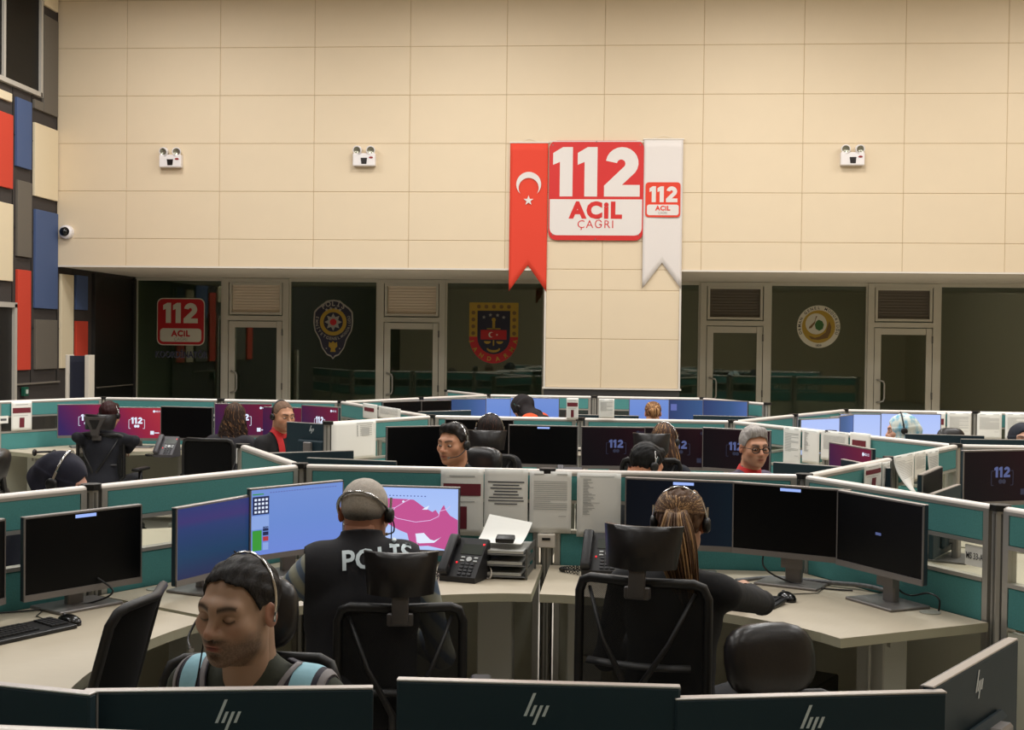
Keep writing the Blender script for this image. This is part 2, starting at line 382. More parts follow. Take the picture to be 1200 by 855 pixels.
# office fronts in the recess
struct('wall_office', MB().box(((LX+RX)/2, 22.7, 1.4), (RX-LX, .1, 2.9)), dark_room)
struct('ceiling_office', MB().box(((LX+RX)/2, 20.8, SOF+.06), (RX-LX, 3.9, .1)), dark_room)
struct('wall_office_left', MB().box((LX-.02, 20.7, 1.4), (.1, 3.8, 2.9)), dark_room)
frame_m = M('office_frame', (196, 192, 178), .45, .1)
blind_l = M('blind_light', (222, 206, 184), .7); blind_d = M('blind_dark', (96, 88, 76), .7)
WIN = []
def office_window(n, x0, x1):
    o = struct('window_%d' % n, MB().box(((x0+x1)/2, YG, SOF-.026), (x1-x0-.002, .07, .05)).box(((x0+x1)/2, YG, .05), (x1-x0-.002, .07, .1)).box((x0+.014, YG, 1.385), (.024, .066, 2.56)).box((x1-.014, YG, 1.385), (.024, .066, 2.56)), frame_m)
    one('pane', MB().box(((x0+x1)/2, YG, 1.375), (x1-x0-.04, .012, 2.55)), glass_office, o)
    return o
def office_door(n, x0, x1, blind):
    o = struct('door_%d' % n, MB().box((x0+.045, YG-.01, 1.347), (.09, .09, 2.69)).box((x1-.045, YG-.01, 1.347), (.09, .09, 2.69)).box(((x0+x1)/2, YG-.01, 2.105), (x1-x0-.18, .086, .07)).box(((x0+x1)/2, YG-.01, SOF-.036), (x1-x0-.18, .086, .06)), frame_m)
    l0, l1 = x0+.1, x1-.1
    lf = one('door_leaf', MB().box((l0+.045, YG-.02, 1.04), (.09, .05, 2.04)).box((l1-.04, YG-.02, 1.04), (.08, .05, 2.04)).box(((l0+l1)/2, YG-.02, 2.012), (l1-l0-.17, .046, .09)).box(((l0+l1)/2, YG-.02, .1), (l1-l0-.17, .046, .14)), frame_m, o)
    one('pane', MB().box(((l0+l1)/2, YG-.02, 1.06), (l1-l0-.15, .01, 1.86)), glass_office, lf)
    hp = [(l0+.045, YG-.05, 1.0), (l0+.045, YG-.09, 1.0), (l0+.12, YG-.1, 1.02), (l0+.135, YG-.1, 1.06), (l0+.135, YG-.1, 1.26), (l0+.12, YG-.1, 1.3), (l0+.045, YG-.09, 1.32), (l0+.045, YG-.05, 1.32)]
    one('handle', MB().tube(hp, .013, 8), alu, lf, smooth=True)
    for z in (.4, 1.1, 1.9): one('hinge', MB().cyl((l1+.005, YG-.055, z-.05), (l1+.005, YG-.055, z+.05), .012, n=8), alu_dark, lf)
    bf = one('blind_frame', MB().box((l0+.02, YG-.02, 2.395), (.035, .05, .48)).box((l1-.02, YG-.02, 2.395), (.035, .05, .48)).box(((l0+l1)/2, YG-.02, 2.175), (l1-l0-.075, .046, .035)).box(((l0+l1)/2, YG-.02, 2.615), (l1-l0-.075, .046, .035)), frame_m, o)
    for k in range(11):
        part('slat', ('slat', blind.name, round(l1-l0, 2)), lambda mb: mb.box((0, 0, 0), (l1-l0-.08, .006, .044), (R(18), 0, 0)), blind, o, ((l0+l1)/2, YG+.0, 2.2+k*.042))
    return o
W1 = office_window(1, LX+.02, -5.81); office_door(1, -5.81, -4.81, blind_l); W2 = office_window(2, -4.81, -3.48); office_door(2, -3.48, -2.48, blind_l)
W3 = office_window(3, -2.48, -1.03); W4 = office_window(4, .82, 1.22); office_door(3, 1.22, 2.21, blind_d); W5 = office_window(5, 2.21, 3.59); office_door(4, 3.59, 4.59, blind_d)
W6 = office_window(6, 4.59, 6.6)
struct('wall_recess', MB().box((-.1, YG, 1.35), (1.86, .12, 2.7)).box((8.0, YG, 1.35), (2.8, .12, 2.7)), dark_room)
# ---------------- emblems on the office glass
em_red = M('emblem_red', (178, 18, 24), .5); em_white = M('emblem_white', (204, 200, 182), .5); em_navy = M('emblem_navy', (26, 26, 48), .5)
em_gold = M('emblem_gold', (168, 138, 40), .5); em_green = M('emblem_green', (46, 96, 40), .5); em_silver = M('emblem_silver', (150, 146, 136), .5); em_brown = M('emblem_brown', (112, 84, 40), .5); em_black = M('emblem_black', (20, 18, 22), .5)
def emblem(label, x, z): return thing('window_emblem', label, 'emblem', (x, YG-.007, z))
t = emblem('red 112 ACİL square sticker on the leftmost office glass', -6.455, 2.04)
F = Flat(t); F.poly('backing', em_white, rrect(-.365, -.352, .365, .352, .09), 1).poly('red_field', em_red, rrect(-.352, -.338, .352, .338, .08), 2)
F.poly('white_field', em_white, rrect(-.315, -.30, .315, -.10, .05), 3).n112('numerals', em_white, -.27, -.02, .30, 3)
F.text('lettering', em_red, 'ACiL', 0, -.215, .12, 4, .05, sp=1.14).text('small_lettering', em_silver, 'ÇAĞRI', 0, -.285, .07, 4); F.done()
t = thing('window_lettering', 'dark KOORDİNATÖR lettering on the leftmost office glass', 'lettering', (-6.45, YG-.007, 1.555))
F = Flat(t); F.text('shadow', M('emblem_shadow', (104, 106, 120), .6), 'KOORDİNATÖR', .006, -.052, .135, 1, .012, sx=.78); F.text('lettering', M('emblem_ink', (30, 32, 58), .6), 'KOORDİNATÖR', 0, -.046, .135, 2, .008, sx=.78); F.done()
t = emblem('navy and silver police shield emblem on the office glass', -4.15, 1.95)
F = Flat(t)
sh = [(-.18, .36), (-.1, .425), (0, .44), (.1, .425), (.18, .36), (.24, .32), (.29, .26), (.30, .1), (.28, -.02), (.22, -.12), (.2, -.16), (.17, -.27), (.09, -.38), (.03, -.40), (0, -.44), (-.03, -.40), (-.09, -.38), (-.17, -.27), (-.2, -.16), (-.22, -.12), (-.28, -.02), (-.30, .1), (-.29, .26), (-.24, .32)]
F.poly('shield_rim', em_silver, sh, 1).poly('shield_field', em_navy, [(x*.93, z*.95) for x, z in sh], 2)
F.poly('ring', em_gold, circ(0, .11, .20), 3).poly('ring_field', em_navy, circ(0, .11, .145), 4)
F.poly('sun_star', em_silver, star(0, .11, .13, 8, .6), 5).poly('sun_centre', em_red, circ(0, .11, .05, 16), 6)
F.arc_text('lettering', em_silver, 'POLİS', 0, .10, .285, R(122), R(58), .1, 3, .03)
F.arc_text('lettering', em_silver, 'EMNİYET', 0, .11, .245, R(165), R(238), .06, 3, .02, True).arc_text('lettering', em_silver, 'GENEL', 0, .11, .245, R(250), R(290), .06, 3, .02, True).arc_text('lettering', em_silver, 'MÜDÜRLÜĞÜ', 0, .11, .245, R(302), R(378), .05, 3, .02, True)
for a in (62, 80, 100, 118): F.poly('stars', em_silver, star(.215*math.cos(R(a)), .10+.215*math.sin(R(a)), .028, 5), 5)
F.poly('eagle', em_gold, [(0, -.17), (.03, -.2), (.06, -.18), (.065, -.25), (.03, -.28), (.04, -.33), (-.04, -.33), (-.03, -.28), (-.065, -.25), (-.06, -.18), (-.03, -.2)], 3)
for sx in (-1, 1): F.poly('stars', em_silver, star(sx*.1, -.28, .016, 5), 3)
F.done()
t = emblem('gold and red gendarmerie shield emblem on the office glass', -1.77, 1.92)
F = Flat(t)
def uS(wd, top, zb, n=14): return [(-wd, top), (-wd, zb)] + [(-wd*math.cos(math.pi*i/n), zb-wd*1.02*math.sin(math.pi*i/n)) for i in range(1, n)] + [(wd, zb), (wd, top)]
F.poly('shield_rim', em_gold, [(-.36, .45), (-.36, -.05), (.36, -.05), (.36, .45)], 1)
F.poly('red_band', em_red, [(-.36, -.05)] + [(-.36*math.cos(math.pi*i/16), -.05-.39*math.sin(math.pi*i/16)) for i in range(1, 16)] + [(.36, -.05)], 1)
F.poly('shield_field', em_navy, uS(.24, .33, -.06), 2)
for (x, z) in ((-.145, .235), (-.05, .268), (.055, .265), (.145, .235)): F.poly('stars', em_silver, star(x, z, .03, 5), 3)
F.rect('sword', em_gold, -.02, .06, .02, .2, 3).poly('sword', em_gold, circ(0, .2, .03, 12), 4).rect('sword', em_gold, -.1, .06, .1, .075, 3)
F.rect('flag_band', em_red, -.19, -.09, .19, .05, 3).poly('crescent', em_white, crescent(-.035, -.02, .04, .032, .014, 0), 4).poly('crescent', em_white, star(.05, -.02, .018, 5, rot=0), 4)
for sx in (-1, 1): F.poly('scales', em_gold, [(sx*.09+.05*math.cos(a), -.115+.04*math.sin(a)) for a in np.linspace(math.pi, 2*math.pi, 9)], 3)
F.rect('scales', em_gold, -.01, -.18, .01, -.1, 3).poly('wreath', em_gold, [(.1*math.cos(a), -.22+.06*math.sin(a)) for a in np.linspace(math.pi, 2*math.pi, 9)] + [(.08*math.cos(a), -.215+.03*math.sin(a)) for a in np.linspace(2*math.pi, math.pi, 9)], 3)
F.arc_text('lettering', em_gold, 'JANDARMA', 0, -.05, .325, R(192), R(348), .085, 3, .03, True)
for k in range(5): F.poly('ornament', em_brown, circ(-.22+.11*k, .39, .03, 8), 2)
for k in range(4):
    for sx in (-1, 1): F.poly('ornament', em_brown, circ(sx*.30, .30-.1*k, .03, 8), 2)
F.done()
t = emblem('round white and gold forestry emblem on the office glass', 2.905, 2.07)
F = Flat(t); F.poly('disc', em_white, circ(0, 0, .305, 40), 1).poly('gold_ring', em_gold, circ(0, 0, .235, 40), 2).poly('white_disc', em_white, circ(-.035, .04, .15, 32), 3)
F.poly('leaf', em_green, [(.0, .1), (.05, .08), (.075, .03), (.06, -.03), (.01, -.06), (-.04, -.03), (-.055, .03), (-.03, .08)], 4).poly('branch', em_brown, [(-.04, .15), (-.02, .15), (-.06, .07), (-.13, .0), (-.14, -.03), (-.1, -.02), (-.05, .05)], 4)
F.poly('soil', em_brown, [(-.14, -.13), (-.05, -.16), (.02, -.14), (.1, -.08), (.13, .02), (.15, .08), (.18, 0), (.17, -.08), (.13, -.16), (.0, -.19), (-.1, -.18)], 3)
F.arc_text('lettering', em_black, 'ORMAN GENEL MÜDÜRLÜĞÜ', 0, 0, .27, R(200), R(-20), .055, 2, .02).text('lettering', em_black, '1839', 0, -.285, .045, 2, .02); F.done()
# ---------------- wall sign, flag and banner
t = thing('wall_sign', 'large red and white 112 ACİL ÇAĞRI sign on the beige wall', 'sign', (-.26, YW-.012, 3.688))
one('sign_board', MB().prism(rrect(-.585, -.616, .585, .616, .1), -.03, 0, plane='xz'), red, t)
F = Flat(link('sign_face', None, t, (0, -.03, 0)))
F.poly('white_field', sign_white, [(-.57, -.11), (.57, -.11)] + [(.57-.09+.09*math.cos(a), -.465+.09*math.sin(a)-.0) for a in np.linspace(0, -math.pi/2, 6)][::1] + [(-.57+.09+.09*math.cos(a), -.465+.09*math.sin(a)) for a in np.linspace(-math.pi/2, -math.pi, 6)], 1)
F.poly('rim_line', sign_white, rrect(-.583, .60, .583, .612, .005), 1)
F.n112('numerals', sign_white, -.535, -.075, .61, 1)
F.text('lettering', red, 'ACiL', 0, -.335, .27, 2, .055, sp=1.16).text('small_lettering', red, 'ÇAĞRI', .0, -.465, .14, 2, -.002, sp=1.15)
for (x, z) in ((-.54, .56), (0, .6), (.54, .56), (-.53, -.55), (0, -.6), (.53, -.55)): F.poly('screw', alu_dark, circ(x, z, .008, 8), 2)
F.done({'numerals': 'numeral', 'lettering': 'letter', 'small_lettering': 'small_letter', 'screw': 'screw'})
def banner(name, label, cat, x0, x1, ztop, zbot, znotch, mat):
    t = thing(name, label, cat, ((x0+x1)/2, YW-.03, ztop)); wd = (x1-x0)/2; hb = zbot-ztop; hn = znotch-ztop
    mb = MB(); nu, nv = 12, 16
    def fn(u, v):
        x = -wd + 2*wd*u; bot = hn + (hb-hn)*abs(2*u-1); z = bot*v
        return (x, -.004-.006*math.sin(u*5+v*2)*v, z)
    mb.grid(fn, nu, nv)
    c = one('cloth', mb, mat, t, smooth=True); sm = c.modifiers.new('thick', 'SOLIDIFY'); sm.thickness = .004
    one('hanging_rod', MB().cyl((-wd-.01, -.004, 0), (wd+.01, -.004, 0), .011, n=8), white_trim, t)
    one('string', MB().tube([(-wd*.6, -.004, .005), (0, .01, .05), (wd*.6, -.004, .005)], .002, 4), white_trim, t)
    return t
t = banner('flag_banner', 'red swallow-tailed flag banner with white crescent and star', 'flag', -1.33, -.86, 4.28, 2.43, 2.76, flag_red)
F = Flat(link('emblem', None, t, (0, -.018, -.52))); F.poly('crescent', sign_white, crescent(0, 0, .155, .125, 0, -.045), 1).poly('star', sign_white, star(0, -.2, .065, 5), 1); F.done()
t = banner('white_banner', 'white swallow-tailed banner with small red 112 logo', 'banner', .325, .805, 4.32, 2.48, 2.8, sign_white)
F = Flat(link('logo', None, t, (.0, -.018, -.745))); F.poly('red_field', flag_red, rrect(-.215, -.215, .215, .215, .04), 1).poly('white_field', sign_white, rrect(-.195, -.19, .195, -.06, .03), 2).n112('numerals', sign_white, -.165, -.03, .195, 2)
F.text('lettering', flag_red, 'ACiL', 0, -.13, .078, 3, .045, sp=1.12).text('small_lettering', em_silver, 'ÇAĞRI', 0, -.175, .038, 3); F.done()
# ---------------- emergency lights and dome camera
lamp_white = M('lamp_housing', (232, 226, 224), .4); reflector = M('lamp_reflector', (150, 148, 132), .25, .6)
for (x, z, lab) in ((-5.647, 4.10, 'twin-head emergency light on the wall, leftmost of three'), (-3.162, 4.12, 'twin-head emergency light on the wall, middle of three'), (2.848, 4.135, 'twin-head emergency light right of the 112 sign')):
    t = thing('emergency_light', lab, 'emergency light', (x, YW-.012, z), 0, 'emergency lights on the back wall')
    part('housing', 'emh', lambda mb: mb.rbox((0, -.045, -.06), (.285, .09, .16), .012), lamp_white, t)
    part('battery_window', 'emw', lambda mb: mb.prism([(-.04, .02), (.042, .02), (.034, -.055), (-.03, -.055)], -.094, -.088, plane='xz'), M('dark_window', (24, 14, 12), .3), t, (0, 0, -.06))
    part('indicator', 'emi', lambda mb: mb.prism([(.09+.026*math.cos(a), .024+.013*math.sin(a)) for a in np.linspace(0, 6.28, 13)[:-1]], -.094, -.088, plane='xz'), M('indicator_red', (140, 30, 34), .4), t, (0, 0, -.06))
    for sx in (-1, 1):
        hd = part('lamp_head', 'emd', lambda mb: mb.lathe([(.0, .03), (.035, .025), (.052, .0), (.058, -.05), (.056, -.056), (.045, -.05)], 16, axis='y'), lamp_white, t, (sx*.078, -.05, .065), (R(14), 0, R(sx*10)), True)
        part('reflector', 'emr', lambda mb: mb.lathe([(.0, -.025), (.02, -.03), (.046, -.05)], 16, axis='y'), reflector, hd, smooth=True)
        part('bracket', 'emb', lambda mb: mb.cyl((0, 0, -.02), (0, 0, .03), .012, n=8), lamp_white, t, (sx*.05, -.045, .02))
t = thing('dome_camera', 'white dome security camera low on the wall beside the corner', 'camera', (-7.02, YW-.012, 3.14))
one('housing', MB().lathe([(.0, 0), (.09, 0), (.085, -.06), (.06, -.08)], 20, axis='y'), lamp_white, t, smooth=True, angle=40)
one('lens_dome', MB().sphere((-.012, -.07, .0), .058, 14), M('dark_dome', (16, 17, 22), .12), t, smooth=True)
t = thing('call_point', 'small green door release box on the left wall by the door', 'switch', (LX+.012, 15.12, 1.13), R(90))
one('housing', MB().rbox((0, -.025, 0), (.11, .05, .11), .008), M('call_green', (22, 84, 66), .4), t); one('button', MB().box((0, -.053, 0), (.05, .006, .05)), M('call_white', (210, 220, 210), .4), t)
# ============================================================ honeycomb partitions
PL = GS/2
nodes = dict(A=(0, -.5, 0), A2=(0, -1, 0), B=(0, 0, 0), C=(.5, 0, 0), D=(1, 0, 0), E=(1, 0, -.5), Rr=(1, 0, -1), FL=(0, -1, -1), FM=(.5, -1, -1), FR=(1, -1, -1), Bp=(0, 0, .5),
             G=(0, .5, 1), F=(0, 1, 1), Fc=(.5, 1, 1), H=(1, 1, 1), Hx=(1, 1, .5), X=(1, 1, 0), Dx=(1, .5, 0), Xr=(1.5, 1, 0), X1=(2, 1, 0), FLm=(0, 1, 1.5), L3=(0, 1, 2), L2=(-.5, 1, 2), L1=(-1, 1, 2), L1p=(-1, .5, 2), L0=(-1, 0, 2),
             M0=(0, 1.5, 2), M1=(0, 2, 2), M2=(.5, 2, 2), M3=(1, 2, 2), M4=(1, 2, 1.5), M1u=(0, 2, 2.5), N0=(1, 1.5, 1), N1=(1, 2, 1), N2=(1.5, 2, 1), N3=(2, 2, 1))
def nd(k): return N(*nodes[k]) - Vector((0, .045 if k in ('FL', 'FM', 'FR') else 0, 0))
half = (PL-.075)/2
def f_rail(mb):
    prof = [(-.021, 1.183), (-.021, 1.191), (-.014, 1.198), (0, 1.2), (.014, 1.198), (.021, 1.191), (.021, 1.183)]
    mb.prism(prof, -half, half, plane='yz')
def f_stiles(mb):
    for s in (-1, 1): mb.box((s*(half-.014), 0, .61), (.028, .046, 1.12))
    mb.box((0, 0, .065), (2*half-.056, .046, .03)); mb.box((0, 0, 1.1765), (2*half, .046, .013))
def f_bar(mb): mb.box((0, 0, 0), (2*half-.056, .05, .016))
def f_up(mb): mb.rbox((0, 0, 1.112), (2*half-.058, .044, .118), .004, seg=1)
def f_gl(mb): mb.box((0, 0, .974), (2*half-.058, .008, .128))
def f_lo(mb): mb.rbox((0, 0, .813), (2*half-.058, .044, .156), .004, seg=1)
def f_ba(mb): mb.box((0, 0, .402), (2*half-.058, .036, .63))
def f_post(mb):
    mb.prism([(.031*math.cos(R(22.5+45*i)), .031*math.sin(R(22.5+45*i))) for i in range(8)], .0, 1.178)
def f_groove(mb):
    for i in range(6): a = R(60*i+30); mb.box((.0285*math.cos(a), .0285*math.sin(a), .6), (.006, .009, 1.14), (0, 0, a))
def f_cap(mb): mb.prism([(.043*math.cos(R(45*i+22.5)), .043*math.sin(R(45*i+22.5))) for i in range(8)], 1.18, 1.204)
used_posts = set()
def panel(a, b, label):
    p, q = nd(a), nd(b); m = (p+q)/2; d = q-p
    t = thing('partition_panel', 'teal partition panel ' + label, 'partition', m, math.atan2(d.y, d.x), 'honeycomb partition panels')
    part('top_rail', 'pr', f_rail, rail_m, t, smooth=True, angle=50); part('side_frame', 'ps', f_stiles, alu, t)
    part('upper_fabric', 'pu', f_up, teal, t); part('glass_pane', 'pg', f_gl, glass_strip, t); part('lower_fabric', 'pl', f_lo, teal, t); part('base_board', 'pb', f_ba, base_m, t)
    for z in (1.045, .9): part('crossbar', 'pc', f_bar, alu, t, (0, 0, z))
    for k, s in ((a, -1), (b, 1)):
        if k not in used_posts:
            used_posts.add(k)
            po = part('post', 'pp', f_post, alu, t, (s*PL/2, 0, 0)); part('post_groove', 'pgr', f_groove, alu_dark, po); part('post_cap', 'pca', f_cap, capm, po)
    return t
PANELS = [('A2', 'A', 'behind the leftmost black monitors'), ('A', 'B', 'behind the blue-lit screens of the POLİS officer'), ('B', 'C', 'with a maroon picture sheet, behind the POLİS officer'),
 ('C', 'D', 'with a list sheet, behind the ponytailed woman'), ('D', 'E', 'carrying the MS 33-A plate, right of the black screens'), ('E', 'Rr', 'cut by the right picture edge beyond the MS 33-A plate'),
 ('FL', 'FM', 'at the bottom left edge, in front of the nearest monitors'), ('FM', 'FR', 'below the nearest monitors at the bottom right'),
 ('B', 'Bp', 'running back from the corner left of the headset man'), ('G', 'F', 'covered by a big white sheet, left of the headset man'), ('F', 'Fc', 'behind the dark-haired woman at the middle row'),
 ('Fc', 'H', 'behind the woman with blond streaks at the middle row'), ('H', 'Hx', 'with long white sheets, right of the man with glasses'), ('Hx', 'X', 'bare, running from the long white sheets to the front right corner'),
 ('D', 'Dx', 'with a maroon sheet, right of the man with glasses'), ('Dx', 'X', 'with curling sheets near the right picture edge'), ('X', 'Xr', 'above the dim 112 screen at the right edge'), ('Xr', 'X1', 'beyond the right picture edge past the dim 112 screen'),
 ('L3', 'FLm', 'with small papers, right of the man in red and black'), ('FLm', 'F', 'narrow-looking, behind the big white sheet'), ('L2', 'L3', 'behind the man in red and black'), ('L1', 'L2', 'behind the red 112 screen and black monitor on the left'),
 ('L1', 'L1p', 'with a white notice at the far left'), ('L1p', 'L0', 'beyond the left picture edge past the white notice'), ('L3', 'M0', 'far one left of the dark far screens'), ('M0', 'M1', 'far one behind the dark far screens'),
 ('M1u', 'M1', 'short far one angled behind the blue far screens'), ('M1', 'M2', 'far one behind the person in the orange vest'), ('M2', 'M3', 'far one behind the far blond woman'), ('M3', 'M4', 'far one ending in front of the right offices'),
 ('H', 'N0', 'far right one angled left of the white screens'), ('N0', 'N1', 'far right one behind the small tilted white screen'), ('N1', 'N2', 'far right one behind the woman in the patterned headscarf'), ('N2', 'N3', 'far right one with white sheets at the right edge')]
PT = {}
for a, b, l in PANELS: PT[(a, b)] = panel(a, b, l)

# ============================================================ corner desks
ca, sa = .5, math.sqrt(3)/2
def arm(l, o, s=1): return (l*ca + o*sa, s*(l*sa - o*ca))
def desk_poly():
    P1, P2 = arm(1.205, .035), arm(1.205, .755); pts = [(.045, 0), P1, P2]
    n = 14
    for i in range(1, n):
        y = P2[1]*(1-2*i/n); pts.append((P2[0] - .14*(1-(y/P2[1])**2)**.8, y))
    pts += [(P2[0], -P2[1]), (P1[0], -P1[1])]
    return pts[::-1]
def f_top(mb): mb.prism(desk_poly(), .704, .74)
def f_edge(mb):
    p = desk_poly(); n = len(p)
    c = Vector((.75, 0))
    q = [tuple(Vector(v) + (Vector(v)-c).normalized()*.0015) for v in p]
    for i in range(n):
        a, b = q[i], q[(i+1) % n]
        mb.add([(a[0], a[1], .7045), (b[0], b[1], .7045), (b[0], b[1], .7385), (a[0], a[1], .7385)], [(0, 1, 2, 3)])
def f_leg(mb):
    mb.rbox((0, 0, .37), (.16, .12, .66), .006, seg=1); mb.rbox((0, 0, .02), (.2, .5, .04), .006, seg=1)
def f_beam(mb): mb.box((0, 0, .68), (.05, 1.0, .04))
def desk(k, bis, label):
    p = nd(k); t = thing('corner_desk', label, 'desk', p, R(bis)+GROT, 'corner desks in the pods')
    tp = part('desk_top', 'dt', f_top, desk_m, t); part('edge_band', 'de', f_edge, desk_edge, tp)
    for s in (-1, 1):
        x, y = arm(1.02, .40, s)
        part('leg', 'dl', f_leg, metal_grey, t, (x, y, 0), (0, 0, s*R(60)))
        x, y = arm(.62, .42, s); part('beam', 'db', f_beam, metal_grey, t, (x, y, 0), (0, 0, s*R(60)-R(90)))
        x, y = arm(.975, .115, s)
        gr = part('grommet', 'dg', lambda mb: mb.lathe([(.0, .742), (.028, .7425), (.03, .744), (.042, .744), (.042, .739)], 18), metal_grey, t, (x, y, 0), smooth=True, angle=40)
    return t
DESKS = [('B', -60, 'beech corner desk of the grey-haired POLİS officer'), ('D', -120, 'beech corner desk of the ponytailed woman'), ('A2', 0, 'beech desk with the keyboard at the left picture edge'),
 ('FL', 60, 'desk under the nearest monitors at the bottom left'), ('FR', 120, 'desk under the nearest monitors at the bottom right'),
 ('B', 60, 'desk of the headset man behind the front partition'), ('D', 120, 'desk of the bowed dark-haired man behind the front partition'), ('F', -60, 'desk of the dark-haired woman at the middle row'),
 ('H', -120, 'desk of the woman with blond streaks at the middle row'), ('X', 180, 'desk of the man with black glasses'), ('L1', -60, 'desk of the dark-jacketed operator at the far left'), ('L3', -120, 'desk of the curly-haired woman at the far left'),
 ('F', 180, 'desk of the man in the red and black jacket'), ('B', 180, 'desk of the woman in the dark headscarf behind the left partition'), ('M1', -60, 'far desk of the person in the orange vest'), ('M3', -120, 'far desk of the far blond woman'),
 ('F', 60, 'far desk behind the middle partition, left half'), ('H', 120, 'far desk behind the middle partition, right half'), ('N1', -60, 'desk of the woman in the patterned headscarf'), ('X', 60, 'desk of the dark-scarfed woman at the right edge'),
 ('D', 0, 'desk behind the partition with the MS 33-A plate'), ('X', -60, 'desk under the dim 112 screen at the right edge')]
for k, b, l in DESKS: desk(k, b, l)
# ============================================================ monitors
MW, MH = .538, .322
silver = M('monitor_silver', (126, 122, 120), .4, .4)
mon_back = M('monitor_back', (38, 54, 62), .5, spec=.18)
scr_off = M('screen_off', (5, 6, 8), .35, spec=.18)
def screen_emit(name, nodes_fn, strength=1.):
    m = bpy.data.materials.new(name); m.use_nodes = True; nt = m.node_tree; b = nt.nodes['Principled BSDF']
    b.inputs['Base Color'].default_value = (.004, .004, .005, 1); b.inputs['Roughness'].default_value = .35; b.inputs['Specular IOR Level'].default_value = .15
    tc = nt.nodes.new('ShaderNodeTexCoord'); sep = nt.nodes.new('ShaderNodeSeparateXYZ'); nt.links.new(tc.outputs['Object'], sep.inputs[0])
    col = nodes_fn(nt, sep)
    nt.links.new(col, b.inputs['Emission Color']); b.inputs['Emission Strength'].default_value = strength
    MATS[name] = m; return m
def _ramp(nt, src, a, b, stops):
    mr = nt.nodes.new('ShaderNodeMapRange'); mr.inputs['From Min'].default_value = a; mr.inputs['From Max'].default_value = b; nt.links.new(src, mr.inputs['Value'])
    cr = nt.nodes.new('ShaderNodeValToRGB'); nt.links.new(mr.outputs[0], cr.inputs[0])
    e = cr.color_ramp.elements; e[0].position = stops[0][0]; e[0].color = lin(stops[0][1]); e[1].position = stops[-1][0]; e[1].color = lin(stops[-1][1])
    for p, c in stops[1:-1]: n = e.new(p); n.color = lin(c)
    return cr.outputs['Color']
def _wall(stops):
    def fn(nt, sep):
        ad = nt.nodes.new('ShaderNodeMath'); ad.operation = 'MULTIPLY_ADD'; nt.links.new(sep.outputs['Z'], ad.inputs[0]); ad.inputs[1].default_value = .7; nt.links.new(sep.outputs['X'], ad.inputs[2])
        return _ramp(nt, ad.outputs[0], -.16, .5, stops)
    return fn
SC = {
 'off': scr_off,
 'wall_bright': screen_emit('screen_wallpaper', _wall([(0, (58, 38, 96)), (.4, (106, 36, 84)), (1, (170, 40, 66))]), .85),
 'wall_red': screen_emit('screen_wallpaper_red', _wall([(0, (92, 34, 84)), (.45, (156, 38, 66)), (1, (186, 56, 66))]), .85),
 'wall_mid': screen_emit('screen_wallpaper_mid', _wall([(0, (62, 30, 72)), (.5, (98, 30, 64)), (1, (124, 32, 58))]), .8),
 'wall_dim': screen_emit('screen_wallpaper_dim', _wall([(0, (14, 10, 14)), (.5, (24, 10, 16)), (1, (40, 12, 20))]), .8),
 'blue': screen_emit('screen_blue', lambda nt, s: _ramp(nt, s.outputs['Z'], 0, .33, [(0, (112, 138, 218)), (.5, (110, 142, 214)), (1, (118, 148, 216))]), .95),
 'blue_dim': screen_emit('screen_blue_dim', lambda nt, s: _ramp(nt, s.outputs['X'], -.27, .27, [(0, (52, 66, 112)), (.6, (62, 92, 140)), (1, (84, 112, 176))]), .85),
 'blue_left': screen_emit('screen_blue_left', lambda nt, s: _ramp(nt, s.outputs['Z'], 0, .33, [(0, (46, 44, 88)), (.35, (34, 70, 106)), (.7, (50, 70, 124)), (.78, (70, 62, 124)), (1, (50, 68, 128))]), .75),
 'map': screen_emit('screen_map', lambda nt, s: _ramp(nt, s.outputs['Z'], 0, .33, [(0, (182, 204, 250)), (1, (164, 190, 246))]), 1.),
 'white': screen_emit('screen_white', lambda nt, s: _ramp(nt, s.outputs['Z'], 0, .33, [(0, (190, 206, 250)), (1, (176, 196, 250))]), 1.),
 'navy': screen_emit('screen_navy', lambda nt, s: _ramp(nt, s.outputs['X'], -.27, .27, [(0, (9, 13, 20)), (.6, (12, 18, 28)), (1, (14, 28, 38))]), .8),
}
def emi(name, rgb, s=1.): return M(name, (2, 2, 2), .5, emit=rgb, estr=s)
e_white = emi('print_lit_white', (226, 236, 255)); e_blue = emi('print_lit_blue', (158, 184, 250)); e_dimblue = emi('print_lit_dimblue', (88, 100, 150), .8); e_pink = emi('print_lit_pink', (198, 84, 148), .95)
e_dark = emi('print_lit_dark', (22, 34, 76)); e_green = emi('print_lit_green', (52, 148, 52)); e_redp = emi('print_lit_red', (176, 52, 60)); e_mid = emi('print_lit_mid', (136, 164, 224)); e_line = emi('print_lit_line', (224, 190, 236)); e_lab = emi('print_lit_text', (92, 104, 170))
logo_m = M('logo_silver', (214, 220, 222), .3, .1)
def f_house(mb):
    mb.rbox((0, .012, MH/2), (MW, .024, MH), .004, seg=1)
    mb.rbox((0, .032, MH*.36), (MW*.5, .03, MH*.5), .012, seg=1)
def f_bezel(mb):
    t = .006
    mb.box((0, -.002, MH-t/2), (MW, .006, t)); mb.box((-MW/2+t/2, -.002, MH/2), (t, .006, MH)); mb.box((MW/2-t/2, -.002, MH/2), (t, .006, MH)); mb.box((0, -.003, .0125), (MW, .008, .025))
def f_edge_m(mb): mb.rbox((0, .012, MH+.0005), (MW, .022, .004), .001, seg=1)
def f_screen(mb): mb.box((0, -.0008, MH/2+.009), (MW-.012, .004, MH-.031))
def f_neck(mb): mb.rbox((0, .07, 0), (.075, .032, .34), .006, seg=1); mb.box((0, .05, .02), (.1, .03, .1))
def f_base(mb): mb.rbox((0, .03, .006), (.29, .205, .012), .003, seg=1)
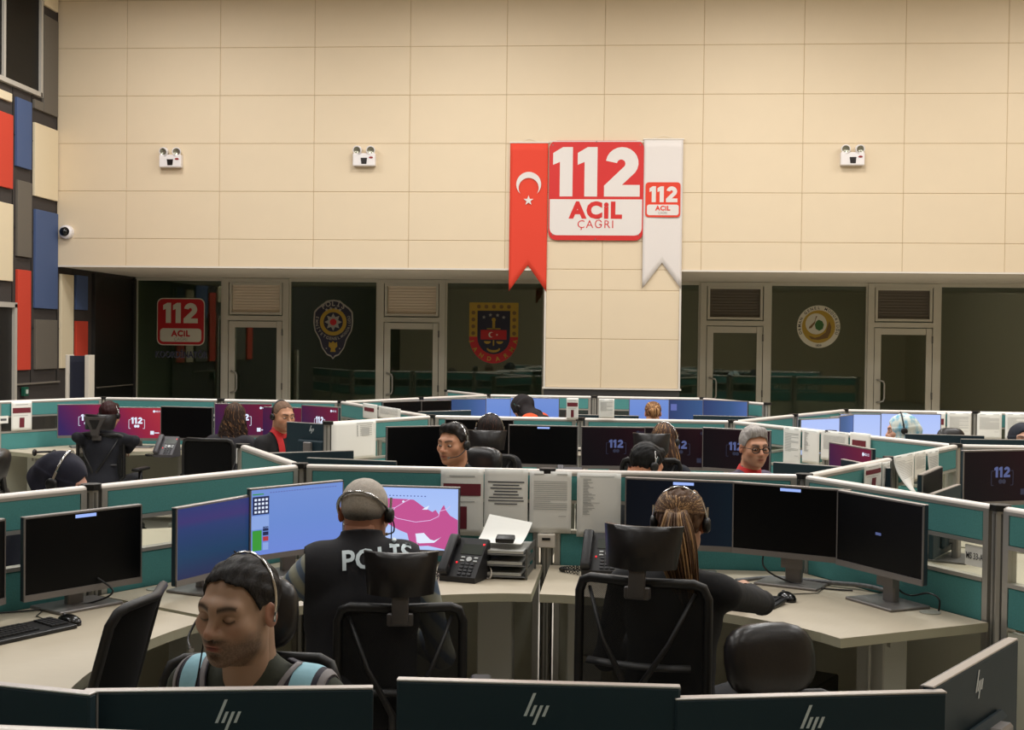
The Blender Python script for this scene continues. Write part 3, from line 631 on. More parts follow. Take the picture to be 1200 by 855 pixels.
CX_, CZ_ = 0, MH/2+.009
e_dim2 = emi('print_lit_dimmer', (40, 44, 66), .8)
def s112(F, mat, scale=1., x=0, z=None):
    z = CZ_ if z is None else z; h = .062*scale
    F.n112('screen_numerals', mat, x-h*.88, z-.006, h, 1)
    if mat is e_dimblue: mat = e_dim2
    for s in (-1, 1):
        bx = x+s*.075*scale
        F.rect('screen_bracket', mat, bx-.002, z-.05, bx+.002, z+.03, 1); F.rect('screen_bracket', mat, min(bx, bx-s*.016), z-.054, max(bx, bx-s*.016), z-.05, 1); F.rect('screen_bracket', mat, min(bx, bx-s*.016), z+.03, max(bx, bx-s*.016), z+.034, 1)
    F.poly('screen_mark', mat, circ(x-.012, z-.03, .014, 10), 1).poly('screen_mark', mat, circ(x+.012, z-.03, .014, 10), 1)
def deco_wall(F, m1=e_white):
    s112(F, m1)
    if m1 is e_dimblue: m1 = e_dim2
    F.text('screen_caption', m1, 'NG112', .205, MH-.045, .022, 1, .02); F.poly('screen_mark', m1, circ(.165, MH-.038, .012, 10), 1)
    F.rect('screen_caption', m1, .13, .06, .165, .095, 1); F.rect('screen_caption', m1, .17, .072, .215, .08, 1)
def deco_bar(F): F.rect('screen_toolbar', e_blue, -.045, MH-.024, .05, MH-.011, 1)
def deco_console(F):
    F.rect('screen_panel', e_dark, -.255, .205, -.165, .285, 1)
    for i in range(4):
        for j in range(4): F.rect('screen_key', e_white, -.245+i*.02, .212+j*.018, -.233+i*.02, .222+j*.018, 2)
    F.rect('screen_green', e_green, -.255, .045, -.205, .135, 1); F.rect('screen_button', e_dark, -.198, .13, -.168, .15, 1); F.rect('screen_button', e_dark, -.198, .11, -.168, .126, 1); F.rect('screen_button', e_redp, -.198, .085, -.168, .105, 1)
    F.rect('screen_button', e_mid, -.198, .045, -.168, .078, 1); F.rect('screen_panel_light', e_mid, -.26, .14, -.165, .2, 1); F.rect('screen_green', e_green, -.255, .293, -.195, .298, 1)
    for i in range(26): F.rect('screen_text', e_lab, -.16+i*.015, .297, -.151+i*.015, .301, 1)
def deco_map(F):
    a = [(-.262, .262), (-.12, .265), (.01, .262), (.05, .26), (.10, .225), (.14, .205), (.155, .215), (.17, .195), (.185, .225), (.195, .24), (.205, .215), (.225, .19), (.262, .17), (.262, .035), (.2, .03), (.12, .045), (.06, .04), (.03, .06), (.02, .1), (-.02, .115), (-.05, .13), (-.1, .16), (-.15, .155), (-.2, .17), (-.262, .18)]
    F.poly('screen_map_area', e_pink, a, 1)
    F.poly('screen_lake', e_white, [(.06, .1), (.1, .105), (.13, .075), (.15, .07), (.18, .085), (.185, .09), (.15, .06), (.08, .055), (.065, .06)], 2)
    for pts in ([(-.26, .2), (-.1, .21), (-.04, .22), (.0, .245), (.03, .262)], [(-.04, .22), (-.06, .19), (-.03, .17), (.06, .155), (.13, .165), (.17, .185), (.175, .21), (.21, .22), (.225, .235)], [(.06, .1), (.07, .05), (.055, .035)]):
        for p, q in zip(pts, pts[1:]):
            d = Vector((q[0]-p[0], q[1]-p[1])).normalized()*.0014; n = Vector((-d.y, d.x))
            F.poly('screen_border_line', e_line, [(p[0]+n.x, p[1]+n.y), (q[0]+n.x, q[1]+n.y), (q[0]-n.x, q[1]-n.y), (p[0]-n.x, p[1]-n.y)], 2)
    F.poly('screen_lake', e_white, [(.09, .215), (.105, .225), (.125, .235), (.115, .215)], 2).poly('screen_lake', e_white, circ(-.0, .25, .006, 8), 2)
    for i in range(14): F.rect('screen_text', e_lab, -.12+i*.017, .275, -.113+i*.017, .28, 1)
def deco_small(F): F.rect('screen_mark', e_dimblue, -.016, .165, .018, .176, 1)
def deco_panelbox(F): F.rect('screen_panel', e_lab, -.245, .2, -.18, .27, 1); F.rect('screen_panel', e_lab, -.25, .05, -.21, .09, 1)
DECO = {'wall_bright': lambda F: deco_wall(F), 'wall_red': lambda F: deco_wall(F), 'wall_mid': lambda F: deco_wall(F), 'wall_dim': lambda F: deco_wall(F, e_dimblue), 'bar': deco_bar, 'console': deco_console, 'map': deco_map, 'small': deco_small, 'panelbox': deco_panelbox}
DCACHE = {}
def monitor(x, y, ang, ztop, label, scr='off', deco=None, logo=False, tilt=0, group=None, wmul=1.):
    """screen faces local -Y; origin on the desk"""
    t = thing('computer_monitor', label, 'monitor', (x, y, .74), R(ang), group)
    h0 = ztop-.74-MH
    hd = part('housing', 'mh', f_house, mon_back, t, (0, -.02, h0), (R(tilt), 0, 0))
    part('bezel', 'mb', f_bezel, silver, hd); part('edge_strip', 'mes', f_edge_m, M('edge_bright', (188, 182, 178), .3, .5), hd)
    mk = ('ms', scr)
    if mk not in CACHE: mb = MB(); f_screen(mb); CACHE[mk] = mb.mesh('screen', SC[scr])
    sc = link('screen', CACHE[mk], t, (0, -.02, h0), (R(tilt), 0, 0))
    dk = deco or (scr if scr in DECO else None)
    if dk:
        if dk not in DCACHE:
            F = Flat(sc, .0006); DECO[dk](F); obs = F.done()
            for o in obs: o.location.y = -.003
            DCACHE[dk] = obs
        else:
            for o in DCACHE[dk]: c = o.copy(); COL.objects.link(c); c.parent = sc
    part('stand_neck', 'mn', f_neck, silver, t, (0, -.02, h0-.02 if h0 > .12 else .12)); part('stand_base', 'mba', f_base, silver, t, (0, 0, 0))
    if logo:
        lg = link('logo', None, t, (0, .0045, h0+MH-.040), (0, 0, math.pi)); F = Flat(lg, .001)
        k = math.tan(R(22))
        def bar(x0, z0, z1, wd=.0058): F.poly('logo_stroke', logo_m, [(x0+k*z0, z0), (x0+wd+k*z0, z0), (x0+wd+k*z1, z1), (x0+k*z1, z1)], 1)
        bar(-.018, -.02, .024); bar(-.0065, -.02, .001); bar(.005, -.036, .001); bar(.0165, -.02, .001)
        F.done()
    return t
# nearest row (backs to the camera)
monitor(-1.2, 2.31, -12+180, 1.17, 'back of the nearest monitor cut by the bottom left corner', logo=False)
monitor(-.715, 2.37, 9.7+180, 1.155, 'back of the nearest monitor in front of the bearded man', logo=True)
monitor(-.137, 2.43, 1.3+180, 1.17, 'back of the nearest monitor at the bottom centre', logo=True)
monitor(.385, 2.485, 12.2+180, 1.15, 'back of the nearest monitor right of the bottom centre', logo=True)
monitor(.772, 2.78, 56.7+180, 1.155, 'back of the angled nearest monitor at the bottom right corner', logo=True)
# left workstation, POLİS officer, ponytailed woman
monitor(-2.36, 4.43, 78, 1.125, 'black monitor cut by the left picture edge')
monitor(-2.1, 4.96, 57.4, 1.125, 'black monitor with a small blue bar above the left keyboard', deco='bar')
monitor(-1.70, 5.38, 69.8, 1.12, 'dim blue screen left of the console screen', 'blue_left')
monitor(-1.45, 5.80, 52.5, 1.15, 'bright blue console screen left of the POLİS officer', 'blue', 'console')
monitor(-.985, 6.05, -3.6, 1.125, 'bright screen with a pink map right of the POLİS officer', 'map')
monitor(.325, 6.0, -10.2, 1.187, 'dark navy screen behind the ponytailed woman', 'navy', 'bar')
monitor(.795, 5.83, -26.8, 1.187, 'black screen with a blue bar right of the ponytailed woman', deco='bar')
monitor(1.12, 5.46, -61.4, 1.187, 'black screen with a tiny blue mark, rightmost at the front desk', deco='small')
def pm(px, py, D, ang, label, scr='off', deco=None, logo=False):
    """top edge centre at a pixel and depth"""
    p = atd(px, py, D); monitor(p.x, p.y, ang, min(1.24, max(1.08, p.z)), label, scr, deco, logo)
# left pod
pm(101.5, 473.3, 12.45, 30, 'purple 112 wallpaper screen left of the dark-jacketed operator', 'wall_bright')
pm(161, 477, 12.5, 8, 'red 112 wallpaper screen right of the dark-jacketed operator', 'wall_red')
pm(220, 476.5, 12.3, -8, 'black monitor beside the desk phone in the left pod')
pm(285.5, 472.8, 12.25, 8, 'maroon 112 screen behind the curly-haired woman', 'wall_mid')
pm(337, 477, 12.2, -10, 'maroon 112 screen behind the head of the man in red', 'wall_mid')
pm(377, 475.6, 11.95, -38, 'dark maroon 112 screen right of the man in red', 'wall_mid')
pm(366, 496, 9.85, 150, 'back of the black monitor facing the man in red', logo=True)
# pod behind the front partition
pm(363, 529.5, 7.45, -148, 'monitor edge peeking over the front partition, left of its neighbour'); pm(411, 538.5, 7.25, 168, 'monitor top peeking over the front partition below the big sheet')
pm(493, 499, 9.35, 30, 'black monitor left of the headset man', deco=None); pm(562, 491, 10.05, 2, 'dark monitor behind the dark-haired woman')
pm(637, 498.3, 9.95, -4, 'black monitor with a blue bar at the middle post', deco='bar')
pm(722, 500, 9.9, 6, 'dim 112 screen left of the woman with blond streaks', 'wall_dim'); pm(797, 501, 9.85, -5, 'dim 112 screen right of the woman with blond streaks', 'wall_dim'); pm(864, 502.5, 9.6, -28, 'dim 112 screen behind the man with glasses', 'wall_dim')
pm(1000, 522, 7.95, -72, 'maroon 112 screen beyond the long white sheets', 'wall_mid'); pm(1012, 543, 7.2, 107, 'black monitor edge in front of the maroon 112 screen'); pm(958, 545, 7.35, 150, 'black monitor top below the long white sheets')
# right pod
pm(1172, 527, 7.55, 22, 'large dim 112 screen at the right picture edge', 'wall_dim'); pm(1088, 551, 6.75, 66, 'narrow-looking black screen below the curling sheets'); pm(1110, 573, 6.55, -118, 'monitor back peeking over the partition with the MS 33-A plate')
# far right pod
pm(959, 490, 11.0, 44, 'small tilted white screen at the far right pod', 'white'); pm(985, 487, 11.5, 60, 'narrow blue screen beside the tilted white screen', 'blue_dim')
pm(1017, 484.8, 12.1, 6, 'light blue screen left of the patterned headscarf', 'white', 'panelbox'); pm(1067, 484.3, 11.9, -4, 'bright white screen behind the patterned headscarf', 'white')
pm(1107, 509.5, 9.2, 172, 'black monitor back below the far right sheets'); pm(1172, 515, 9.0, 184, 'black monitor back in front of the dark-scarfed woman')
# far middle pod
pm(470, 470, 13.2, 52, 'far dark screen, left of two'); pm(505, 469, 13.6, 44, 'far dark screen, right of two'); pm(541, 467, 13.8, 22, 'far dim blue screen', 'blue_dim'); pm(575, 466.3, 14.2, 4, 'far light blue screen left of the orange vest', 'blue', 'panelbox')
pm(627, 465.8, 14.1, -2, 'far light blue screen behind the orange vest', 'blue'); pm(766, 467.3, 14.1, 4, 'far light blue screen behind the far blond woman', 'blue'); pm(813, 468, 14.0, -6, 'far blue screen right of the far blond woman', 'blue_dim', 'panelbox'); pm(851, 469, 13.7, -34, 'far dim blue screen at the end of the far row', 'blue_dim')
pm(522, 481.5, 11.3, -140, 'monitor top over the middle partition below the far dark screens'); pm(712, 486.5, 11.2, 176, 'monitor top over the middle partition below the folded paper'); pm(849, 487.5, 11.2, 172, 'monitor top over the middle partition below the far blue screens')
# ============================================================ desk things
phone_m = M('phone_black', (26, 26, 29), .45); phone_g = M('phone_grey', (70, 68, 72), .5); lcd = M('phone_lcd', (52, 58, 52), .25); key_w = M('phone_key_white', (196, 200, 200), .4); led = M('phone_led', (180, 20, 30), .4, emit=(255, 30, 40), estr=1.5)
def phone(x, y, rz, label, body=phone_m):
    t = thing('desk_phone', label, 'phone', (x, y, .74), R(rz)); k = body.name
    tilt = R(38)
    def fb(mb):
        mb.prism([(-.09, 0), (.09, 0), (.09, .02), (.075, .17), (.055, .178), (-.09, .025)], -.088, .088, plane='yz')
    part('body', ('pb', k), fb, body, t)
    n = Vector((0, -math.sin(R(46)), math.cos(R(46)))); up = Vector((0, math.cos(R(46)), math.sin(R(46))))
    def onf(u, v, h=.0): p = Vector((0, -.09, .025)) + up*v + n*h; return (u, p.y, p.z)
    e = (R(46), 0, 0)
    part('handset', ('ph', k), lambda mb: [mb.rbox(onf(-.068, .105, .028), (.045, .2, .022), .01, e), mb.rbox(onf(-.068, .185, .018), (.05, .05, .036), .012, e), mb.rbox(onf(-.068, .025, .018), (.05, .05, .036), .012, e)], body, t, smooth=True, angle=40)
    part('display', 'phd', lambda mb: mb.box(onf(.03, .15, .002), (.105, .055, .004), e), lcd, t)
    part('navigation_key', 'phn', lambda mb: mb.cyl(onf(.03, .095, 0), onf(.03, .095, .006), .013, n=14), key_w, t)
    part('soft_keys', 'phk', lambda mb: [mb.box(onf(.03+sx*.032, .095+sy*.009, .003), (.018, .007, .005), e) for sx in (-1, 1) for sy in (-1, 1)], key_w, t)['kind'] = 'stuff'
    part('keypad', 'phkp', lambda mb: [mb.box(onf(.005+i*.024, .07-j*.018, .003), (.017, .011, .006), e) for i in range(3) for j in range(4)], M('phone_keys', (48, 48, 52), .4), t)['kind'] = 'stuff'
    part('message_light', 'phl', lambda mb: mb.box(onf(.078, .178, .003), (.008, .008, .005), e), led, t); part('mute_light', 'phl2', lambda mb: mb.box(onf(-.025, .075, .003), (.006, .006, .005), e), led, t)
    def cord(mb):
        pts = [(-.068+.0+.012*math.cos(i*1.4)+.0, -.12-.02-.06*math.sin(i/40*math.pi), .012+.008*math.sin(i*1.4)) for i in range(0, 1)]
        pts = []
        for i in range(120):
            s = i/119; cx = -.09-.10*math.sin(s*math.pi); cy = -.09+.02*s+.12*s; pts.append((cx+.009*math.cos(i*.9), cy+.003*math.cos(i*.9), .012+.009*math.sin(i*.9)))
        mb.tube(pts, .0028, 4)
    part('cord', 'phco', cord, blackp, t, smooth=True)
    return t
phone(-.66, 5.78, -18, 'black desk phone right of the pink map screen')
phone(-.045, 6.03, -6, 'black desk phone partly hidden by the chair headrest of the ponytailed woman')
p = atd(196, 522, 11.6); phone(p.x, p.y, -5, 'grey desk phone in front of the red 112 screen', phone_g)
p = atd(668, 560, 9.2); phone(p.x, p.y, 5, 'grey desk phone at the middle post behind the front partition', phone_g)
p = atd(478, 560, 9.3); phone(p.x, p.y, 20, 'grey desk phone below the monitor of the headset man', phone_g)
# keyboards, mice
def keyboard(x, y, rz, label):
    t = thing('keyboard', label, 'keyboard', (x, y, .74), R(rz))
    part('body', 'kb', lambda mb: mb.rbox((0, 0, .011), (.44, .15, .018), .005, (R(4), 0, 0)), blackp, t)
    def keys(mb):
        for j in range(5):
            for i in range(15): mb.box((-.2+i*.0185+(.004*j % .01), .05-j*.022, .023+(.05-j*.022)*.07), (.0155, .018, .006))
            for i in range(4): mb.box((.1+.0185*(i+1.2)+.015, .05-j*.022, .023+(.05-j*.022)*.07), (.0155, .018, .006))
    part('keys', 'kk', keys, M('key_black', (36, 36, 38), .5), t)['kind'] = 'stuff'
def mouse(x, y, rz, label, cable=None):
    t = thing('computer_mouse', label, 'mouse', (x, y, .74), R(rz))
    part('shell', 'mo', lambda mb: mb.sphere((0, 0, .008), (.034, .06, .03), 16), M('mouse_black', (14, 14, 15), .2), t, smooth=True)
    part('wheel', 'mw', lambda mb: mb.cyl((-.004, .03, .031), (.004, .03, .031), .008, n=10), greyp, t)
    if cable: one('cable', MB().tube(cable, .0022, 5), blackp, t, smooth=True)
keyboard(-2.13, 4.44, 62, 'black keyboard at the left picture edge')
mouse(-2.02, 4.66, 60, 'black mouse beside the left keyboard', [(0, .06, .01), (-.02, .12, .006), (-.0, .2, .004), (.08, .27, .004), (.12, .36, .004)])
mouse(.735, 5.49, 20, 'black mouse right of the ponytailed woman', [(.02, .06, .01), (.08, .1, .004), (.2, .1, .004), (.27, .18, .004), (.25, .3, .004)])
keyboard(.50, 5.46, -28, 'black keyboard under the arm of the ponytailed woman'); keyboard(-1.05, 5.35, 28, 'black keyboard in front of the POLİS officer')
p = atd(52, 521, 11.5); t = thing('headset_on_desk', 'black headset lying on the desk in the far left pod', 'headset', (p.x, p.y, .74))
one('band', MB().tube([(-.09*math.cos(a), .1*math.sin(a), .03) for a in np.linspace(0, math.pi, 12)], .01, 6), blackp, t, smooth=True)
for s in (-1, 1): one('ear_cushion', MB().sphere((s*.09, 0, .03), (.018, .035, .032), 10), leather, t, smooth=True)
# document tray with papers
t = thing('document_tray', 'grey stacked document tray beside the black phone', 'tray', (-.50, 5.95, .74), R(-4))
for k in range(3):
    one('shelf', MB().rbox((0, 0, .012+.05*k), (.25, .32, .006), .002, seg=1).box((-.124, 0, .025+.05*k), (.004, .32, .03)).box((.124, 0, .025+.05*k), (.004, .32, .03)), M('tray_grey', (92, 92, 90), .4), t)
for fx in (-.127, .127):
    for fy in (.15, -.14): one('frame_post', MB().box((fx, fy, .07), (.006, .02, .14)), alu_dark, t)
for k in range(3):
    tag(one('paper_stack', MB().box((.005*k-.005, -.008, 0), (.215, .3, .012)), M('paper_grey', (176, 176, 170), .8), None, loc=(-.50, 5.95, .764+.05*k), rot=(0, 0, R(-4))), ['white paper stack on the lowest tray shelf', 'white paper stack on the middle tray shelf', 'white paper stack on the top tray shelf'][k], 'paper')
tp = tag(one('loose_sheet', MB().grid(lambda u, v: (-.105+.21*u, -.10+.22*v, .01+.07*v**1.5+.03*(1-u)*v), 8, 8), paper_m, None, loc=(-.50, 5.95, .885), rot=(0, 0, R(-10))), 'loose white sheet propped on top of the document tray', 'paper')
tp.modifiers.new('t', 'SOLIDIFY').thickness = .001
tag(one('stapler_box', MB().rbox((0, 0, .012), (.085, .05, .024), .006), blackp, None, loc=(-.485, 5.84, .906), rot=(R(18), 0, R(-6)), smooth=True, angle=40), 'small black box lying on the document tray', 'box')
# power boxes on posts
for k, z, lab in (('C', .86, 'small white socket box on the post above the desk joint'), ('Fc', .93, 'small white socket box on the middle row post')):
    p = nd(k); t = thing('socket_box', lab, 'socket', (p.x, p.y-.05, z))
    one('box', MB().rbox((0, 0, 0), (.085, .04, .065), .004, seg=1), white_trim, t); one('socket', MB().box((0, -.021, .01), (.04, .004, .012)), capm, t)
# room plate
p, q = nd('D'), nd('E'); d = (q-p).normalized(); nrm = Vector((d.y, -d.x, 0)); nrm = nrm if nrm.y < 0 else -nrm
c = p + d*(PL-.115) + nrm*.012
t = thing('name_plate', 'white MS 33-A plate on the glass of the right partition', 'plate', (c.x, c.y, .985), math.atan2(d.y, d.x))
one('plate', MB().box((0, 0, 0), (.105, .003, .082)), paper_m, t); F = Flat(t); F.text('lettering', M('plate_ink', (30, 30, 34), .6), 'MS 33-A', 0, -.013, .036, 3, .008, sx=.72); F.done()
for k, l, px, py, wd, lab in ((('L1p'), 'L1', 4, 491.5, .1, 'small white plate on the far left partition glass'), ('L2', 'L3', 252, 489, .05, 'tiny white plate at the post behind the black monitor')):
    p, q = nd(k), nd(l); d = (q-p).normalized(); n_ = Vector((d.y, -d.x, 0)); n_ = n_ if n_.y < 0 else -n_
    c = atplane(px, py, p+n_*.04, n_); t = thing('name_plate', lab, 'plate', c, math.atan2(d.y, d.x)); one('plate', MB().box((0, 0, 0), (wd, .003, .07)), paper_m, t); one('mark', MB().box((0, -.003, 0), (wd*.6, .002, .02)), ink, t)
# cables on the desks
def cable(name, label, pts, r=.004, mat=blackp):
    tag(one(name, MB().tube(pts, r, 6), mat, smooth=True), label, 'cable')
def bez(P, n=24):
    P = [Vector(p) for p in P]; out = []
    for i in range(len(P)-1):
        p0 = P[max(0, i-1)]; p1 = P[i]; p2 = P[i+1]; p3 = P[min(len(P)-1, i+2)]
        for k in range(n):
            t = k/n; out.append(.5*((2*p1) + (p2-p0)*t + (2*p0-5*p1+4*p2-p3)*t*t + (3*p1-p0-3*p2+p3)*t**3))
    return out + [P[-1]]
spiral = M('cable_wrap', (120, 122, 124), .5, noise=.6, nscale=60)
Z = .746
cable('cable_bundle', 'grey wrapped cable bundle behind the black screens on the right desk', bez([(.56, 5.88, Z), (.75, 5.98, Z), (.98, 5.84, Z+.01), (1.13, 5.74, Z+.015), (1.27, 5.58, Z)]), .011, spiral)
cable('power_cable', 'thin black cable from the right monitor to the desk grommet', bez([(1.17, 5.52, .9), (1.2, 5.53, .8), (1.25, 5.52, .77), (1.3, 5.42, .8), (1.327, 5.35, .79), (1.327, 5.35, .742)]))
cable('power_cable', 'thin black cable hanging from the black screen with the blue bar', bez([(.70, 5.92, .92), (.68, 5.86, .82), (.78, 5.84, .76), (.92, 5.76, Z), (1.05, 5.72, Z)]))
cable('power_cable', 'thin black cable looping across the left desk', bez([(-2.05, 5.0, .85), (-1.98, 4.98, .8), (-2.08, 4.98, .752), (-2.25, 4.85, Z), (-2.45, 4.72, Z), (-2.6, 4.5, Z)]))
cable('signal_cable', 'thin black cable behind the dim blue screen', bez([(-1.62, 5.42, .9), (-1.55, 5.5, .82), (-1.52, 5.6, .76), (-1.42, 5.62, Z), (-1.2, 5.8, Z)]))
cable('phone_cable', 'white cable beside the black phone', bez([(-.57, 5.84, .80), (-.545, 5.8, .78), (-.55, 5.78, Z), (-.6, 5.83, Z)]), .0035, white_trim)
tag(one('pen', MB().cyl((-1.93, 4.99, .746), (-1.83, 4.88, .746), .005, n=8), M('pen_pale', (196, 196, 200), .4)), 'pale pen lying on the left desk', 'pen')
# under the desks
t = thing('computer_stand', 'pale wooden computer stand under the front desk joint', 'stand', (-.02, 5.95, 0))
one('shelf', MB().rbox((0, 0, .40), (.24, .4, .03), .003, seg=1), desk_edge, t); one('leg', MB().box((0, -.1, .195), (.05, .04, .39)).box((0, .12, .195), (.05, .04, .39)), desk_edge, t); one('foot', MB().box((0, 0, .015), (.24, .4, .03)), desk_edge, t)
def tower(x, y, rz, label):
    t = thing('computer_tower', label, 'computer', (x, y, 0), R(rz))
    part('case', 'tw', lambda mb: mb.rbox((0, 0, .2), (.17, .38, .38), .006, seg=1), blackp, t); part('front_panel', 'twf', lambda mb: [mb.box((0, -.193, .2), (.15, .006, .36)), mb.box((0, -.197, .33), (.12, .004, .02))], greyp, t); part('foot', 'twft', lambda mb: [mb.box((sx*.06, sy*.15, .005), (.03, .03, .01)) for sx in (-1, 1) for sy in (-1, 1)], capm, t)
tower(.82, 5.55, -30, 'black computer tower under the right front desk'); tower(-1.55, 5.3, 60, 'black computer tower under the left front desk')
for i, (a, b) in enumerate((((1.0, 5.08, .70), (.98, 5.1, .02)), ((1.03, 5.08, .70), (1.08, 5.06, .02)))):
    cable('hanging_cable', ['pale cable hanging under the right desk, left of two', 'pale cable hanging under the right desk, right of two'][i], bez([a, ((a[0]+b[0])/2+.01, (a[1]+b[1])/2, .36), b]), .007, metal_grey)
# kiosk by the left wall
t = thing('display_stand', 'tall white and navy stand near the left wall', 'stand', (-5.99, 14.07, 0))
one('side_post', MB().rbox((-.118, 0, .8), (.035, .16, 1.6), .005), M('kiosk_white', (216, 208, 194), .5), t); one('side_post', MB().rbox((.112, 0, .8), (.05, .16, 1.6), .005), M('kiosk_white'), t)
one('front_panel', MB().box((-.008, .01, .8), (.19, .1, 1.58)), M('kiosk_navy', (44, 48, 62), .45), t); one('inset', MB().box((-.008, -.043, 1.0), (.15, .006, 1.05)), M('kiosk_navy2', (36, 40, 54), .4), t); one('base', MB().rbox((0, 0, .02), (.34, .3, .04), .005), M('kiosk_white'), t)
# ============================================================ sheets on the partitions
def sheet(a, b, side, px0, py0, px1, py1, label, kind='lines', curl=0., hang=0.):
    """sheet pinned to panel a-b on the viewer's side; pixel box gives where it hangs"""
    p, q = nd(a), nd(b); d = (q-p).normalized(); n = Vector((d.y, -d.x, 0))
    if n.dot(Vector((0, 0, 0))-p) < 0: n = -n
    n = n*side
    pl = p + n*.034
    A = atplane(px0, py0, pl, n); Bq = atplane(px1, py0, pl, n); Cq = atplane((px0+px1)/2, py1, pl, n)
    s0, s1 = (A-p).dot(d), (Bq-p).dot(d); zt = (A.z+Bq.z)/2; zb = Cq.z
    x0, x1 = min(s0, s1), max(s0, s1); wd, hg = x1-x0, zt-zb
    c = p + d*((x0+x1)/2) + n*.036
    ang = math.atan2(n.y, n.x) + math.pi/2
    t = thing('paper_sheet', label, 'paper', (c.x, c.y, zt), ang)
    def fn(u, v): 
        x = (u-.5)*wd
        return (x, -.003 - curl*(v**2)*(.5+.5*math.cos(u*3)) - .006*math.sin(v*3.1)*math.sin(u*3.1), -hg*v)
    mb = MB().grid(fn, 8, 10); o = one('paper', mb, paper_m, t, smooth=True); o.modifiers.new('t', 'SOLIDIFY').thickness = .0008
    pm_ = {}
    def q_(m, u0, v0, u1, v1):
        k = pm_.setdefault(m, MB()); nn = 4
        P = lambda u, v: (fn(u, v)[0], fn(u, v)[1]-.0022, fn(u, v)[2])
        for i in range(nn):
            ua, ub = u0+(u1-u0)*i/nn, u0+(u1-u0)*(i+1)/nn
            k.add([P(ua, v0), P(ub, v0), P(ub, v1), P(ua, v1)], [(0, 1, 2, 3)])
    rs = random.Random(hash(label) % 1000 if False else len(label)*7)
    if kind == 'lines':
        q_(ink_l, .1, .04, .35, .055); q_(ink_l, .65, .04, .9, .055)
        v = .16
        while v < .62: q_(ink_l, .1, v, .1+.8*(1 if rs.random() > .2 else .5), v+.011); v += .032
        q_(ink_l, .7, .72, .88, .73)
    elif kind == 'bold':
        v = .2
        for wdt in (.88, .64, .76, .56, .62): q_(ink, .5-wdt/2*.95, v, .5+wdt/2*.95, v+.022); v += .05
        for wdt in (.82, .86, .55): q_(ink, .5-wdt/2*.95, v, .5+wdt/2*.95, v+.018); v += .05
    elif kind == 'list':
        q_(ink_l, .06, .05, .85, .06); v = .09
        while v < .66: q_(ink_l, .14, v, .14+.2*(.5+rs.random()), v+.01); v += .019
        q_(ink_l, .14, .46, .52, .468)
    elif kind == 'maroon':
        q_(ink_l, .2, .1, .8, .12); q_(maroon, .06, .22, .94, .4); q_(ink_l, .1, .48, .8, .495); q_(maroon, .38, .56, .62, .9)
    elif kind == 'red_top':
        q_(maroon, .12, .25, .8, .5)
    elif kind == 'form':
        q_(ink_l, .55, .06, .93, .08); 
        for k in range(6): q_(ink_l, .55, .12+.05*k, .58, .16+.05*k); q_(ink_l, .62, .12+.05*k, .9, .135+.05*k)
        q_(ink_l, .66, .2, .84, .4)
    for m, mb in pm_.items(): one('printed_text', mb, m, t)
    return t
SH = [('B', 'C', 1, 517, 549, 567, 627, 'white sheet with maroon pictures left of the bold notice', 'maroon'), ('B', 'C', 1, 568, 549, 619, 622, 'greenish notice sheet with bold lines at the desk joint', 'bold'),
 ('C', 'D', 1, 621, 552, 670, 624, 'white letter sheet right of the bold notice', 'lines'), ('C', 'D', 1, 676.5, 554, 728, 629, 'white list sheet left of the dark navy screen', 'list'),
 ('G', 'F', 1, 388, 493, 440, 538, 'big white sheet on the partition left of the headset man', 'form'), ('L1', 'L1p', 1, 13, 470, 37, 504, 'white notice with maroon top on the far left partition', 'maroon'),
 ('B', 'Bp', -1, 276, 524, 300, 548, 'white sheet on the short partition beside the man in red', 'lines'),
 ('L3', 'FLm', 1, 426, 473, 443, 491, 'small sheet with a maroon box on the far partition', 'red_top'), ('FLm', 'F', 1, 444, 477, 470, 491, 'small blank-looking sheet beside the maroon box sheet', 'lines'),
 ('H', 'Hx', 1, 919, 500, 939, 546, 'long white sheet nearest the man with glasses', 'lines'), ('H', 'Hx', 1, 941, 503, 961, 543, 'white form sheet second from the man with glasses', 'list'), ('Hx', 'X', 1, 963, 505, 995, 540, 'white sheet behind the maroon 112 screen', 'lines'), ('Hx', 'X', 1, 997, 507, 1021, 542, 'white sheet with a red box above the maroon 112 screen', 'red_top'),
 ('D', 'Dx', 1, 1012, 543, 1032, 572, 'sheet with a maroon picture behind the right partition rail', 'maroon'), ('D', 'Dx', 1, 1033, 541, 1042, 570, 'narrow white sheet beside the maroon picture sheet', 'lines'),
 ('Dx', 'X', 1, 1046, 532, 1070, 574, 'curling white sheet on the right partition', 'lines', .12), ('Dx', 'X', 1, 1071, 529, 1084, 560, 'white sheet in the middle of the right partition', 'lines'), ('Dx', 'X', 1, 1086, 527, 1099, 572, 'white sheet with a folded corner on the right partition', 'lines', .04),
 ('N1', 'N2', 1, 1098, 483, 1108, 512, 'narrow sheet with a red mark at the bright white screen', 'red_top'), ('N1', 'N2', 1, 1110, 483, 1138, 513, 'white sheet left of the far right post', 'lines'), ('N2', 'N3', 1, 1145, 484, 1174, 514, 'white sheet right of the far right post', 'lines'), ('N2', 'N3', 1, 1178, 484, 1204, 515, 'white sheet cut by the right picture edge', 'lines'),
 ('F', 'Fc', 1, 664, 466, 678, 491, 'standing notice with maroon top above the middle post', 'maroon'), ('Fc', 'H', 1, 702, 467, 720, 490, 'folded white paper above the middle partition', 'lines')]
for s in SH: sheet(*s)
